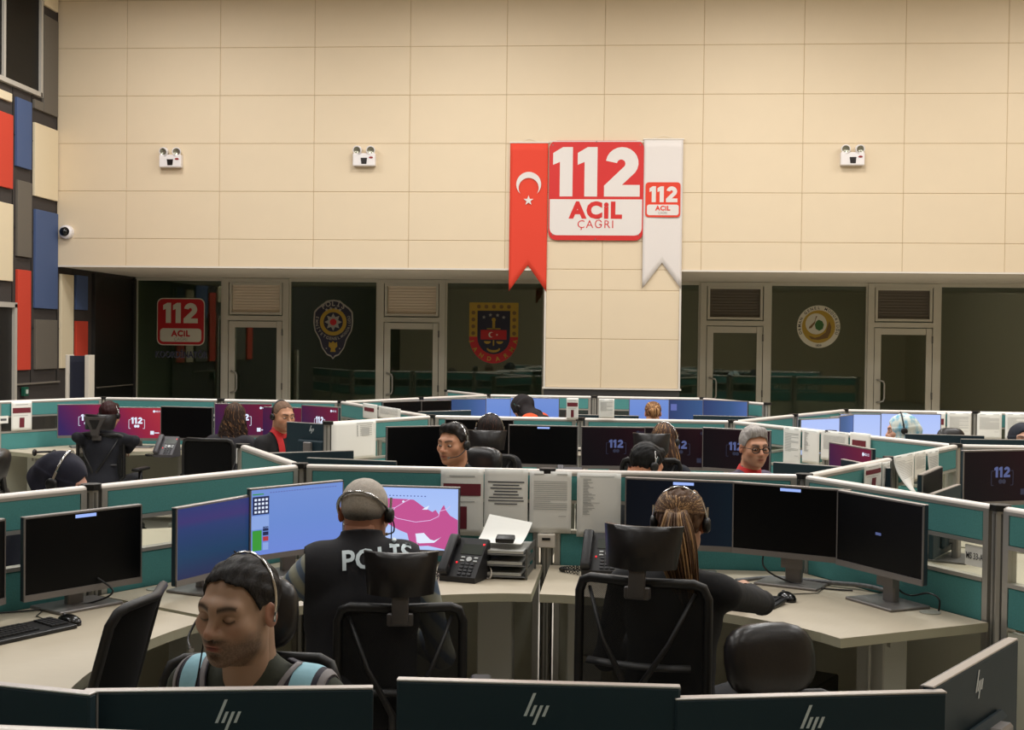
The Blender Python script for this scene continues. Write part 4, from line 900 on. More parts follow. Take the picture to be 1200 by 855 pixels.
# ============================================================ office chairs (sitter faces +Y)
mesh_mat = bpy.data.materials.new('chair_mesh'); mesh_mat.use_nodes = True
_nt = mesh_mat.node_tree; _b = _nt.nodes['Principled BSDF']; _b.inputs['Base Color'].default_value = lin((14, 14, 14)); _b.inputs['Roughness'].default_value = .9
_w = _nt.nodes.new('ShaderNodeTexWave'); _w.inputs['Scale'].default_value = 140; _w.bands_direction = 'DIAGONAL'
_tc = _nt.nodes.new('ShaderNodeTexCoord'); _nt.links.new(_tc.outputs['Object'], _w.inputs['Vector'])
_mr = _nt.nodes.new('ShaderNodeMapRange'); _mr.inputs['To Min'].default_value = .72; _mr.inputs['To Max'].default_value = 1.
_nt.links.new(_w.outputs['Fac'], _mr.inputs['Value']); _nt.links.new(_mr.outputs[0], _b.inputs['Alpha'])
chair_pl = M('chair_plastic', (17, 16, 16), .5); chair_grey = M('chair_grey_plastic', (72, 68, 66), .45)
def back_y(z, rec): return -.20 - rec*(z-.5) - .03*math.cos((z-.5)*6)
def pillow(mb, c, d, bend=0., e=.5, n=20, rot=None):
    def sg(v, p): return math.copysign(abs(v)**p, v)
    m = n//2; E_ = Euler(rot).to_matrix() if rot else Matrix.Identity(3); vs = []
    for i in range(m+1):
        t = -math.pi/2+math.pi*i/m
        for k in range(n):
            a = 2*math.pi*k/n; x = sg(math.cos(t), e)*sg(math.cos(a), e); z = sg(math.cos(t), e)*sg(math.sin(a), e); y = sg(math.sin(t), e)
            x *= d[0]/2; z *= d[2]/2; y = y*d[1]/2 + bend*x*x*4/d[0]
            vs.append(E_ @ Vector((x, y, z)) + Vector(c))
    mb.add(vs, [(i*n+k, i*n+(k+1) % n, (i+1)*n+(k+1) % n, (i+1)*n+k) for i in range(m) for k in range(n)])
def chair(x, y, rz, label, lift=0., style='mesh', head=True, rec=.16, arms=True, sc=1., bw=.40, head_w=.25, head_h=.2, group='office chairs'):
    t = thing('office_chair', label, 'chair', (x, y, 0), R(rz), group)
    if sc != 1: t.scale = (sc, sc, sc)
    L = round(lift, 3)
    for i in range(5):
        lg = part('base_leg', 'cbl', lambda mb: mb.tube([(.03, 0, .11), (.16, 0, .10), (.30, 0, .075)], [.024, .02, .014], 8), chair_pl, t, (0, 0, 0), (0, 0, R(72*i+18)), True)
        part('caster', 'ccs', lambda mb: mb.cyl((.30, -.022, .028), (.30, .022, .028), .028, n=12).cyl((.30, 0, .04), (.30, 0, .075), .008, n=6), capm, lg)
    part('gas_column', ('cgc', L), lambda mb: mb.cyl((0, 0, .08), (0, 0, .25+L), .03, n=12).cyl((0, 0, .2+L), (0, 0, .42+L), .018, n=12), chair_pl, t, smooth=True, angle=40)
    part('mechanism', 'cme', lambda mb: mb.rbox((0, -.03, .405), (.2, .28, .05), .015), chair_pl, t, (0, 0, L))
    part('seat', 'cse', lambda mb: pillow(mb, (0, .02, .455), (.5, .085, .49), 0, .45, rot=(R(90), 0, 0)), leather if style == 'leather' else fabric_blk, t, (0, 0, L), smooth=True)
    hw = bw/2
    def bpt(u, z): return (u*hw, back_y(z, rec) + .05*(u*u), z)
    z0, z1 = .56, .985
    def frame(mb):
        P = [(-1, z0+.05), (-1, .75), (-1, z1-.05), (-.93, z1-.012), (-.8, z1), (0, z1), (.8, z1), (.93, z1-.012), (1, z1-.05), (1, .75), (1, z0+.05), (.8, z0), (0, z0), (-.8, z0)]
        mb.tube([bpt(*p) for p in P], .016, 8, closed=True)
    part('back_frame', ('cbf', bw, rec), frame, chair_pl, t, (0, 0, L), smooth=True)
    def bmesh_(mb): mb.grid(lambda u, v: bpt(-.96+1.92*u, z0+.01+(z1-z0-.02)*v), 10, 12)
    if style == 'leather':
        part('back_cushion', ('cbc', bw, rec), lambda mb: pillow(mb, (0, back_y(.77, rec)+.02, .77), (bw*1.0, .1, .43), .05, .5, rot=(R(math.degrees(math.atan(rec))), 0, 0)), leather, t, (0, 0, L), smooth=True)
    else:
        part('back_mesh', ('cbm', bw, rec), bmesh_, mesh_mat if style == 'mesh' else fabric_blk, t, (0, 0, L), smooth=True)
    def spine(mb):
        for s in (-1, 1): mb.tube([bpt(s*.82, .955), bpt(s*.5, .8)[:1] + (back_y(.8, rec)-.045, .8), (s*.02, back_y(.66, rec)-.07, .66), (s*.02, -.2, .5), (0, -.1, .41)], [.006, .008, .012, .018, .02], 8)
    if style != 'fabric': part('back_support', ('cbs', bw, rec), spine, chair_pl, t, (0, 0, L), smooth=True)
    if style != 'fabric': part('lumbar_bar', ('clb', bw, rec), lambda mb: mb.tube([(bpt(u, .72)[0], bpt(u, .72)[1]-.03, .72) for u in (-.8, -.4, 0, .4, .8)], .014, 8, flat=.4), chair_pl, t, (0, 0, L), smooth=True)
    if head:
        yb = back_y(.985, rec)
        part('headrest_stem', ('chs', rec, style), lambda mb: mb.rbox((0, yb-.03, 1.005), (.055, .022, .13), .006, (R(-8), 0, 0)).rbox((0, yb-.022, .955), (.085, .03, .04), .006), chair_grey if style != 'leather' else chair_pl, t, (0, 0, L), smooth=True, angle=40)
        if style == 'leather':
            part('headrest', ('chr', 'l', head_w, head_h), lambda mb: pillow(mb, (0, yb+.0, 1.10), (head_w+.05, .5*head_h, head_h), .05, .7, rot=(R(14), 0, 0)), leather, t, (0, 0, L), smooth=True)
        else:
            def hr(mb):
                n, m2 = 16, 10
                def fr(u, v):
                    xx = (u-.5)*head_w*(1-.12*(1-v)); zz = 1.03+.135*v; return xx, yb-.02+.06*(2*u-1)**2 + .05*v*(1-v)*0 + .03*(v-.5), zz
                A = [fr(i/n, j/m2) for j in range(m2+1) for i in range(n+1)]
                th = lambda u, v: .018+.022*math.sin(math.pi*min(1, max(0, v)))*math.sin(math.pi*u)**.5
                Fv = [(p[0], p[1]+th((k % (n+1))/n, (k//(n+1))/m2), p[2]) for k, p in enumerate(A)]; Bv = [(p[0], p[1]-th((k % (n+1))/n, (k//(n+1))/m2)*.6, p[2]) for k, p in enumerate(A)]
                q = [(j*(n+1)+i, j*(n+1)+i+1, (j+1)*(n+1)+i+1, (j+1)*(n+1)+i) for j in range(m2) for i in range(n)]
                K = len(Fv); rim = [i for i in range(n+1)] + [j*(n+1)+n for j in range(1, m2+1)] + [m2*(n+1)+i for i in range(n-1, -1, -1)] + [j*(n+1) for j in range(m2-1, 0, -1)]
                fs = q + [tuple(i+K for i in reversed(f)) for f in q] + [(rim[i], rim[(i+1) % len(rim)], rim[(i+1) % len(rim)]+K, rim[i]+K) for i in range(len(rim))]
                mb.add(Fv+Bv, fs)
            part('headrest', ('chr', head_w, rec), hr, leather, t, (0, 0, L), smooth=True, angle=70)
    if arms:
        for s in (-1, 1):
            ar = part('armrest', ('car', s), lambda mb: mb.rbox((s*.28, .03, .66), (.075, .25, .028), .012), chair_pl, t, (0, 0, L), smooth=True, angle=50)
            part('arm_post', ('cap', s), lambda mb: mb.tube([(s*.12, 0, .41), (s*.25, .0, .42), (s*.285, 0, .47), (s*.285, .01, .65)], .018, 8), chair_pl, ar, smooth=True)
    return t
CH = [
 dict(x=-.715, y=4.36, rz=8, label='black mesh chair of the POLİS officer', lift=-.04, bw=.41, head_w=.245, rec=.12),
 dict(x=.15, y=4.40, rz=-15, label='black mesh chair of the ponytailed woman, tilted headrest', arms=False, lift=.06, bw=.43, head_w=.26, rec=.14),
 dict(x=.58, y=3.78, rz=205, label='empty black leather chair in front of the right desk', style='leather', sc=.95, lift=-.205, bw=.46, head_w=.27, head_h=.24),
 dict(x=-.91, y=3.10, rz=188, label='black leather chair of the bearded man in front', style='leather', bw=.44, head_w=.19, lift=-.01),
 dict(x=-1.80, y=3.92, rz=92, label='empty black fabric chair at the left desk', style='fabric', head=False, bw=.44, rec=.42, arms=False, lift=.02),
 dict(x=-4.57, y=11.42, rz=-4, label='black chair with grey headrest frame of the dark-jacketed operator', head_w=.3, lift=-.05, bw=.44),
 dict(x=-3.42, y=10.95, rz=-8, label='plain black chair back behind the curly-haired woman', style='fabric', head=False, lift=-.04, bw=.46),
 dict(x=-.88, y=9.12, rz=0, label='black chair with wide headrest of the dark-haired woman', head_w=.28, lift=.03),
 dict(x=-.92, y=7.62, rz=150, label='black leather chair of the headset man', style='leather', lift=-.03, head_w=.24),
 dict(x=.28, y=9.1, rz=-6, label='black chair with tilted headrest of the woman with blond streaks', head_w=.26, lift=.03),
 dict(x=.13, y=7.62, rz=210, label='black chair of the bowed dark-haired man', head=False, lift=-.08),
 dict(x=.87, y=8.12, rz=-70, label='black chair of the man with black glasses', head=False, lift=-.05),
 dict(x=-2.62, y=5.86, rz=-80, label='black chair of the woman in the dark headscarf', head=False, lift=-.06),
 dict(x=-2.78, y=10.3, rz=-60, label='black chair of the man in the red and black jacket', head=False, lift=-.05),
 dict(x=-.93, y=13.26, rz=5, label='black chair of the person in the orange vest', head=False, lift=-.06), dict(x=.41, y=13.35, rz=0, label='black chair of the far blond woman', head=False, lift=-.06),
 dict(x=2.45, y=11.05, rz=50, label='black chair of the woman in the patterned headscarf', head=False, lift=-.06), dict(x=2.97, y=9.7, rz=180, label='black chair of the dark-scarfed woman at the right edge', head=False, lift=-.06)]
for i, c in enumerate(CH):
    t = chair(**c)
    if i == 5:
        yb = back_y(.985, .16)-.07
        one('headrest_frame', MB().prism([(-.105, 1.145), (.105, 1.145), (.05, 1.05), (.03, .98), (-.03, .98), (-.05, 1.05)], yb, yb+.02, plane='xz'), chair_grey, t, loc=(0, 0, c['lift']))
        one('headrest_inset', MB().prism([(-.05, 1.12), (.05, 1.12), (.015, 1.04), (-.015, 1.04)], yb-.004, yb, plane='xz'), chair_pl, t, loc=(0, 0, c['lift']))
p = atd(-58, 545, 7.0); chair(p.x, p.y, 100, 'leather chair headrest at the left picture edge', style='leather', head_w=.22, lift=.0)
p = atd(1133, 508, 11.0); chair(p.x, p.y+.12, 190, 'empty chair with a rounded black headrest in the far right pod', style='leather', lift=-.1, head_w=.2, arms=False)
# ============================================================ people: smooth implicit surfaces meshed with surface nets
class Fld:
    def __init__(s, lo, hi, h):
        s.lo = np.array(lo, np.float32); s.h = h; n = np.ceil((np.array(hi)-np.array(lo))/h).astype(int)+1
        s.ax = [s.lo[i]+h*np.arange(n[i], dtype=np.float32) for i in range(3)]; s.a = np.full(n, .5, np.float32)
    def region(s, lo, hi):
        sl = []
        for i in range(3):
            a = int(max(0, math.floor((lo[i]-s.lo[i])/s.h))); b = int(min(s.a.shape[i], math.ceil((hi[i]-s.lo[i])/s.h)+1)); sl.append(slice(a, max(a, b)))
        return tuple(sl)
    def co(s, sl): return s.ax[0][sl[0]][:, None, None], s.ax[1][sl[1]][None, :, None], s.ax[2][sl[2]][None, None, :]
    def apply(s, lo, hi, fn, k, mode='u'):
        m = k+.03+2*s.h; sl = s.region(np.array(lo)-m, np.array(hi)+m)
        if any(x.stop <= x.start for x in sl): return s
        d = fn(*s.co(sl)); a = s.a[sl]
        if mode == 'u': hh = np.clip(.5+.5*(a-d)/k, 0, 1); s.a[sl] = a*(1-hh)+d*hh-k*hh*(1-hh)
        elif mode == 's': d = -d; hh = np.clip(.5-.5*(a-d)/k, 0, 1); s.a[sl] = a*(1-hh)+d*hh+k*hh*(1-hh)
        return s
    def ell(s, c, r, k=.02, mode='u', rot=None):
        c = np.array(c, float); r = np.array(r, float); m = max(r)
        E_ = np.array(Euler(rot).to_matrix()).T if rot else None
        def fn(X, Y, Z):
            x, y, z = X-c[0], Y-c[1], Z-c[2]
            if E_ is not None: x, y, z = (E_[0, 0]*x+E_[0, 1]*y+E_[0, 2]*z, E_[1, 0]*x+E_[1, 1]*y+E_[1, 2]*z, E_[2, 0]*x+E_[2, 1]*y+E_[2, 2]*z)
            k0 = np.sqrt((x/r[0])**2+(y/r[1])**2+(z/r[2])**2); k1 = np.sqrt((x/r[0]**2)**2+(y/r[1]**2)**2+(z/r[2]**2)**2)+1e-6
            return k0*(k0-1)/k1
        rr = [m]*3 if rot else r
        return s.apply(c-rr, c+rr, fn, k, mode)
    def cap(s, a, b, ra, rb=None, k=.02, mode='u'):
        a = np.array(a, float); b = np.array(b, float); rb = ra if rb is None else rb; d = b-a; L = d@d+1e-9; m = max(ra, rb)
        def fn(X, Y, Z):
            t = np.clip(((X-a[0])*d[0]+(Y-a[1])*d[1]+(Z-a[2])*d[2])/L, 0, 1)
            return np.sqrt((X-a[0]-t*d[0])**2+(Y-a[1]-t*d[1])**2+(Z-a[2]-t*d[2])**2)-(ra+(rb-ra)*t)
        return s.apply(np.minimum(a, b)-m, np.maximum(a, b)+m, fn, k, mode)
    def mesh(s, iso=0.):
        f = s.a-iso; n = f.shape; neg = f < 0
        cs = np.zeros([x-1 for x in n], np.int8); 
        for i in (0, 1):
            for j in (0, 1):
                for k in (0, 1): cs += neg[i:n[0]-1+i, j:n[1]-1+j, k:n[2]-1+k]
        act = (cs > 0) & (cs < 8); idx = np.argwhere(act)
        if not len(idx): return np.zeros((0, 3)), np.zeros((0, 4), int)
        I = np.full(act.shape, -1, np.int64); I[act] = np.arange(len(idx))
        acc = np.zeros((len(idx), 3)); cnt = np.zeros(len(idx))
        cor = [(i, j, k) for i in (0, 1) for j in (0, 1) for k in (0, 1)]
        val = {c: f[idx[:, 0]+c[0], idx[:, 1]+c[1], idx[:, 2]+c[2]] for c in cor}
        for c in cor:
            for ax in range(3):
                if c[ax] == 0:
                    d = list(c); d[ax] = 1; d = tuple(d); a, b = val[c], val[d]; m = (a < 0) != (b < 0)
                    t = np.where(m, a/(a-b+1e-12*(a == b)), 0); p = np.zeros((len(idx), 3)); p[:] = c; p[:, ax] += t
                    acc[m] += p[m]; cnt[m] += 1
        V = s.lo + s.h*(idx + acc/cnt[:, None])
        Q = []
        for ax in range(3):
            o = [slice(None)]*3; o2 = [slice(None)]*3; o[ax] = slice(0, -1); o2[ax] = slice(1, None)
            ch = neg[tuple(o)] != neg[tuple(o2)]; e = np.argwhere(ch)
            u, v = (ax+1) % 3, (ax+2) % 3
            ok = (e[:, u] > 0) & (e[:, v] > 0) & (e[:, u] < n[u]-1) & (e[:, v] < n[v]-1); e = e[ok]
            def g(du, dv): q = e.copy(); q[:, u] -= du; q[:, v] -= dv; return I[q[:, 0], q[:, 1], q[:, 2]]
            q = np.stack([g(1, 1), g(0, 1), g(0, 0), g(1, 0)], 1); fl = ~neg[tuple(o)][ch][ok]
            q[fl] = q[fl][:, ::-1]; Q.append(q)
        return V, np.concatenate(Q)
def np_mesh(name, V, Q, mats, col=None, smooth=True):
    me = bpy.data.meshes.new(name); me.from_pydata(V.tolist(), [], Q.tolist())
    for m in (mats if isinstance(mats, list) else [mats]): me.materials.append(m)
    if smooth: me.polygons.foreach_set('use_smooth', np.ones(len(me.polygons), bool))
    if col is not None:
        a = me.color_attributes.new('Col', 'FLOAT_COLOR', 'POINT'); c = np.ones((len(V), 4), np.float32); c[:, :3] = col; a.data.foreach_set('color', c.ravel())
    return me
def xf(V, Rm, t): return np.asarray(V) @ np.array(Rm).T + np.array(t)
skin_m = attr_mat('skin', .5, bump=.06, bscale=400, sss=.06); buzz_m = attr_mat('buzz_hair', .8, bump=.5, bscale=600, spec=.15); hair_m = attr_mat('hair', .55, bump=.55, bscale=330, spec=.25, stretch=(1, .16, .3))
l3 = lambda c: np.array(lin(c)[:3])
def head_fld(h, fem=False, beard=False):
    w_ = .95 if fem else 1.
    f = Fld((-.105, -.13, -.2), (.105, .135, .13), h)
    f.ell((0, -.015, .033), (.077*w_, .096, .084), .02).ell((0, .022, -.025), (.064*w_, .070, .085), .03)
    f.ell((0, .038, -.075), (.047*w_, .050, .038), .03).ell((0, .072, -.098), (.022, .018, .016), .025)
    for s in (-1, 1):
        f.ell((s*.050*w_, .005, -.062), (.018, .03, .026), .03); f.ell((s*.046*w_, .060, -.022), (.022, .022, .02), .03)
    f.cap((0, -.022, -.04), (0, -.045, -.2), .055 if not fem else .047, .058 if not fem else .05, .03)
    f.cap((-.04, .074, .024), (0, .084, .022), .0135, .014, .022).cap((.04, .074, .024), (0, .084, .022), .0135, .014, .022)
    for s in (-1, 1): f.ell((s*.033, .1, .001), (.021, .017, .0145), .012, 's')
    f.cap((0, .088, .016), (0, .114, -.028), .0075, .0115, .013).ell((0, .112, -.032), (.0115, .0115, .0095), .01)
    for s in (-1, 1): f.ell((s*.0135, .099, -.033), (.0085, .0105, .008), .008); f.ell((s*.0065, .108, -.041), (.0035, .006, .003), .004, 's')
    f.ell((0, .074, -.055), (.034, .028, .028), .02)
    f.ell((0, .097, -.058), (.023, .0095, .0055), .006).ell((0, .095, -.0695), (.019, .0095, .0065), .006).cap((-.022, .103, -.0635), (.022, .103, -.0635), .0022, .0022, .005, 's')
    f.cap((-.0, .104, -.05), (0, .105, -.045), .003, .003, .006, 's').ell((0, .098, -.083), (.018, .008, .006), .01, 's')
    for s in (-1, 1):
        f.ell((s*.0325, .0765, .0015), (.0155, .0145, .0115), .004)
        f.ell((s*.081*w_, -.012, -.004), (.0085, .019, .031), .008, rot=(R(-12), 0, s*R(18))); f.ell((s*.089*w_, -.006, .0), (.006, .010, .018), .004, 's', rot=(R(-12), 0, s*R(18)))
    return f
HEADS = {}
def head_mesh(kind, h=.0042):
    k = (kind, h)
    if k not in HEADS: HEADS[k] = head_fld(h, kind == 'f').mesh()
    return HEADS[k]
def skin_colors(V, tone, brow, beard=0., bcol=(40, 30, 26), hair_under=None):
    x, y, z = V[:, 0], V[:, 1], V[:, 2]; n = len(V); rnd = np.random.RandomState(3)
    base = l3(tone); C = np.tile(base, (n, 1)); ax = np.abs(x)
    def mixc(m, c): 
        m = np.clip(m, 0, 1)[:, None]; C[:] = C*(1-m)+np.array(c)*m
    sm = lambda a, b, v: np.clip((v-a)/(b-a), 0, 1)
    mixc(.2*np.exp(-((ax-.045)/.02)**2-((z+.03)/.02)**2)*(y > .03), l3((196, 110, 92))*.9); mixc(.25*np.exp(-(x/.014)**2-((z+.03)/.015)**2)*(y > .09), l3((186, 100, 84)))
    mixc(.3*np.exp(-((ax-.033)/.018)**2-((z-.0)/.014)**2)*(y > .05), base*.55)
    lip = np.exp(-(x/.02)**4-((z+.0635)/.0085)**4)*(y > .09); mixc(.85*lip, l3((150, 78, 72)))
    mixc(.8*np.exp(-(x/.021)**4-((z+.0635)/.0017)**2)*(y > .085), l3((70, 34, 30)))
    bz = .0225+.006*np.sin(np.clip((ax-.012)/.04, 0, 1)*2.4)
    mixc(.92*((ax > .011) & (ax < .052))*np.exp(-((z-bz)/(.0066*(1-.35*sm(.03, .052, ax))))**2)*(y > .055), l3(brow))
    lid = .0-.006*(1-((ax-.0325)/.0155)**2)
    mixc(.85*(np.abs(ax-.0325) < .0155)*np.exp(-((z-lid)/.0028)**2)*(y > .08), l3((28, 20, 18)))
    if beard:
        jaw = sm(.0, .02, y)*np.clip(sm(-.028, -.058, z)+sm(.03, -.005, y)*sm(.03, -.02, z)*.6, 0, 1)*(z > -.125)
        jaw *= (1-.75*np.exp(-((ax-.038)/.018)**2-((z+.03)/.02)**2)); must = np.exp(-(x/.032)**4-((z+.047)/.0062)**2)*(y > .085); gt = np.exp(-(x/.011)**2-((z+.084)/.007)**2)*(y > .08)
        ns = .75+.5*rnd.rand(n); mixc(beard*.66*jaw*ns*(1-lip), l3(bcol)); mixc(beard*.95*must*ns*(1-lip), l3(bcol)); mixc(beard*.6*gt*ns, l3(bcol))
    mixc(.4*(ax > .078)*(y < .02)*(y > -.04)*(np.abs(z) < .035), l3((190, 110, 92)))
    return C
def hair_short(h, vol=.0, front=.078, side=.0, low=-.075, rough=.003, thick=.008):
    f = Fld((-.115, -.14, -.13), (.115, .13, .16), h)
    f.ell((0, -.016, .034+vol*.5), (.077+thick, .097+thick, .085+thick+vol*.6), .01)
    if vol: f.cap((-.03, .055, .10+vol*.35), (.035, .05, .10+vol*.35), .022+vol*.3, .02+vol*.3, .03)
    X, Y, Z = np.meshgrid(*f.ax, indexing='ij')
    # keep-region: above the hairline
    line = np.where(Y > .02, front-.0+(.02*np.abs(X)/.07)*-1 + np.clip((Y-.02)/.07, 0, 1)*0 - np.clip((.06-Y)/.04, 0, 1)*(front-side-.015)*np.clip((np.abs(X)-.045)/.03, 0, 1), side)
    line = np.where(Y < -.022, np.maximum(low, side-(-.022-Y)*4.), line)
    line = np.where((Y <= .02) & (Y >= -.022), side+.008, line)
    keep = (line-Z)*.6
    nz = rough*.8*sum(np.sin(X*a+Y*b+Z*c+d)/q for a, b, c, d, q in ((210, 35, 60, 0, 1.6), (-150, 60, 110, 1, 1.5), (330, 25, -140, 2, 2.2), (60, -90, 120, 3, 1.8), (-420, 90, 60, 4, 3.)))
    f.a = np.maximum(f.a+nz.astype(np.float32), keep.astype(np.float32))
    f.apply((-.1, -.1, -.1), (.1, .1, .1), lambda a, b, c: np.sqrt((a/.079)**2+((b-.0)/.095)**2+((c-.01)/.09)**2)*.08-.076, .004, 's') if False else None
    return f.mesh()
def strands(paths, rad, cols, n=5):
    """many hair locks as one mesh; returns V, Q, C"""
    mb = MB(); C = []
    for P, r, c in zip(paths, rad, cols):
        k = len(mb.v); m = len(P); mb.tube(P, [r*(.75+.25*math.sin(math.pi*min(1, i/(m-1)*1.05+.1)))*(1 if i < m-2 else .5) for i in range(m)], n); C += [c]*(len(mb.v)-k)
    return mb, np.array(C)
def skull_pt(th, ph, r=1.06):
    return Vector((.077*r*math.sin(th)*math.sin(ph), -.016-.097*r*math.sin(th)*math.cos(ph), .034+.086*r*math.cos(th)))   # ph=0 back, pi face
def hair_long(base, hi, n, length, curl=0., ph_max=2.0, spread=.04, seed=1, hi_p=.25, down=(0, -.02), back_only=False):
    rs = random.Random(seed); paths = []; rad = []; cols = []
    for i in range(n):
        ph = rs.uniform(-ph_max, ph_max); th0 = rs.uniform(.02, .35); P = []
        part_side = .3*math.copysign(1, ph)
        for k in range(7): t = th0+(1.75-th0)*k/6; P.append(skull_pt(t, ph*(.6+.4*min(1, k/3)), 1.08+rs.uniform(0, .05)))
        e = P[-1]; L = length*rs.uniform(.7, 1.05); a0 = rs.uniform(0, 6.28); m = 10; fr = rs.uniform(24, 34)
        for k in range(1, m+1):
            s = k/m; z = e.z-L*s; P.append(Vector((e.x*(1+spread*3*s)+down[0]*s+curl*math.cos(a0+fr*s*L*2)*min(1, s*3), e.y*(1-.15*s)+down[1]*s+curl*math.sin(a0+fr*s*L*2)*min(1, s*3), z)))
        paths.append(P); rad.append(rs.uniform(.0022, .0048)); c = l3(hi) if rs.random() < hi_p else l3(base); cols.append(tuple(c*rs.uniform(.7, 1.25)))
    return strands(paths, rad, cols)
def hair_pony(base, hi, n, length, seed=2, tail=(.0, -.115, .03), drift=(0, 0), hi_p=.3):
    rs = random.Random(seed); paths = []; rad = []; cols = []; T = Vector(tail)
    for i in range(n):
        ph = rs.uniform(-2.5, 2.5); th = rs.uniform(.9, 1.55) if abs(ph) < 2.0 else rs.uniform(.75, 1.0); a = skull_pt(th, ph, 1.05); P = []
        for k in range(9):
            s = k/8; q = a.lerp(T, s); c = Vector((0, -.016, .034)); d = q-c
            rr = math.sqrt((d.x/.077)**2+(d.y/.097)**2+(d.z/.086)**2); q = c+d/max(rr, .01)*(1.09+.02*rs.random()) if rr < 1.1 else q
            P.append(q)
        paths.append(P); rad.append(rs.uniform(.0016, .0034)); c = l3(hi) if rs.random() < hi_p else l3(base); cols.append(tuple(c*rs.uniform(.7, 1.2)))
    for i in range(n//2):
        a = rs.uniform(0, 6.28); ro = .034*math.sqrt(rs.random()); L = length*rs.uniform(.75, 1.05); P = []
        for k in range(11):
            s = k/10; w_ = .6+1.3*math.sin(math.pi*min(1, s*.8+.1)); P.append(Vector((T.x+ro*math.cos(a)*w_+drift[0]*s*s, T.y-.012-.028*math.sin(s*2.4)+ro*math.sin(a)*w_+drift[1]*s*s, T.z+.012-L*s+.01*math.sin(s*6+a))))
        paths.append(P); rad.append(rs.uniform(.0016, .0034)); c = l3(hi) if rs.random() < hi_p*1.2 else l3(base); cols.append(tuple(c*rs.uniform(.65, 1.2)))
    return strands(paths, rad, cols)
def hijab_mesh(h, fem=True, length=.24):
    f = Fld((-.2, -.19, -.34), (.2, .16, .15), h)
    f.ell((0, -.02, .03), (.092, .115, .100), .02).ell((0, -.005, -.05), (.085, .092, .09), .04).ell((0, -.01, -.17), (.125, .105, .09), .06).ell((0, -.01, -.27), (.16, .12, .06), .05)
    f.ell((0, -.11, -.02), (.05, .045, .06), .04)
    X, Y, Z = np.meshgrid(*f.ax, indexing='ij')
    f.a += (.004*np.sin(Z*60+X*25+np.sin(X*30)*1.5)*(Z < .03)+.002*np.sin(X*70+Y*50)).astype(np.float32)
    f.ell((0, .115, -.012), (.056, .085, .082), .012, 's')
    return f.mesh()
HAND = None
def hand_mesh():
    global HAND
    if HAND is None:   # right hand, fingers along +Y, palm down, thumb toward -X; wrist at origin
        f = Fld((-.075, -.03, -.06), (.06, .21, .04), .004)
        f.ell((0, .05, 0), (.038, .05, .014), .015).cap((0, -.02, 0), (0, .02, 0), .024, .026, .02)
        for x, L, dx in ((-.027, .068, -.006), (-.009, .076, -.001), (.01, .07, .004), (.027, .055, .009)):
            a = (x, .09, .002); b = (x+dx*.5, .09+L*.48, -.004); c = (x+dx*.8, .09+L*.78, -.02); d = (x+dx, .09+L*.95, -.036)
            f.cap(a, b, .0092, .0086, .006).cap(b, c, .0086, .0078, .004).cap(c, d, .0078, .0068, .004)
        f.cap((-.028, .03, -.002), (-.052, .062, -.012), .0125, .0105, .012).cap((-.052, .062, -.012), (-.058, .092, -.02), .0105, .008, .004)
        HAND = f.mesh()
    return HAND
def headset(parent, Hm, tc, mic=-1, tilt=0., side_cup=(-1, 1), band=chrome, s=1., grow=0., thin=1.):
    """band over the head, ear cushions and a microphone boom, in head space"""
    t = link('headset', None, parent); t.matrix_local = Matrix.Translation(Vector(tc)) @ Hm.to_4x4()
    rx, rz = .091*s+grow, .129*s+grow; ct, st = math.cos(tilt), math.sin(tilt)
    P = []
    for a in np.linspace(R(-8), R(188), 20):
        z = rz*math.sin(a); P.append((rx*math.cos(a), -.012-(z*st), .0+z*ct))
    one('headband', MB().tube(P, .0045*thin, 6, flat=1.6), band, t, smooth=True)
    for c in side_cup:
        one('ear_cushion', MB().lathe([(0, .014), (.02, .014), (.028, .006), (.028, -.008), (.02, -.012), (0, -.012)], 14, (c*(.09*s+grow), -.012, -.004), axis='x'), blackp, t, smooth=True)
        one('slider', MB().box((c*(.094*s+grow), -.012, .035), (.006, .012, .045)), band, t)
    if mic:
        P = bez([(mic*.098*s, -.01, -.01), (mic*.098*s, .03, -.035), (mic*.085*s, .075, -.06), (mic*.045*s, .118, -.068)], 8)
        one('microphone_boom', MB().tube(P, .0028, 6), blackp, t, smooth=True); one('microphone_tip', MB().cyl(P[-3], Vector(P[-1])+(Vector(P[-1])-Vector(P[-3]))*.5, .0062, n=8), chrome if band == chrome else blackp, t)
        one('cable', MB().tube(bez([(mic*.1*s, -.012, -.03), (mic*.1*s, -.005, -.09), (mic*.09, .03, -.16), (mic*.085, .06, -.24)], 8), .002, 5), blackp, t, smooth=True)
    return t
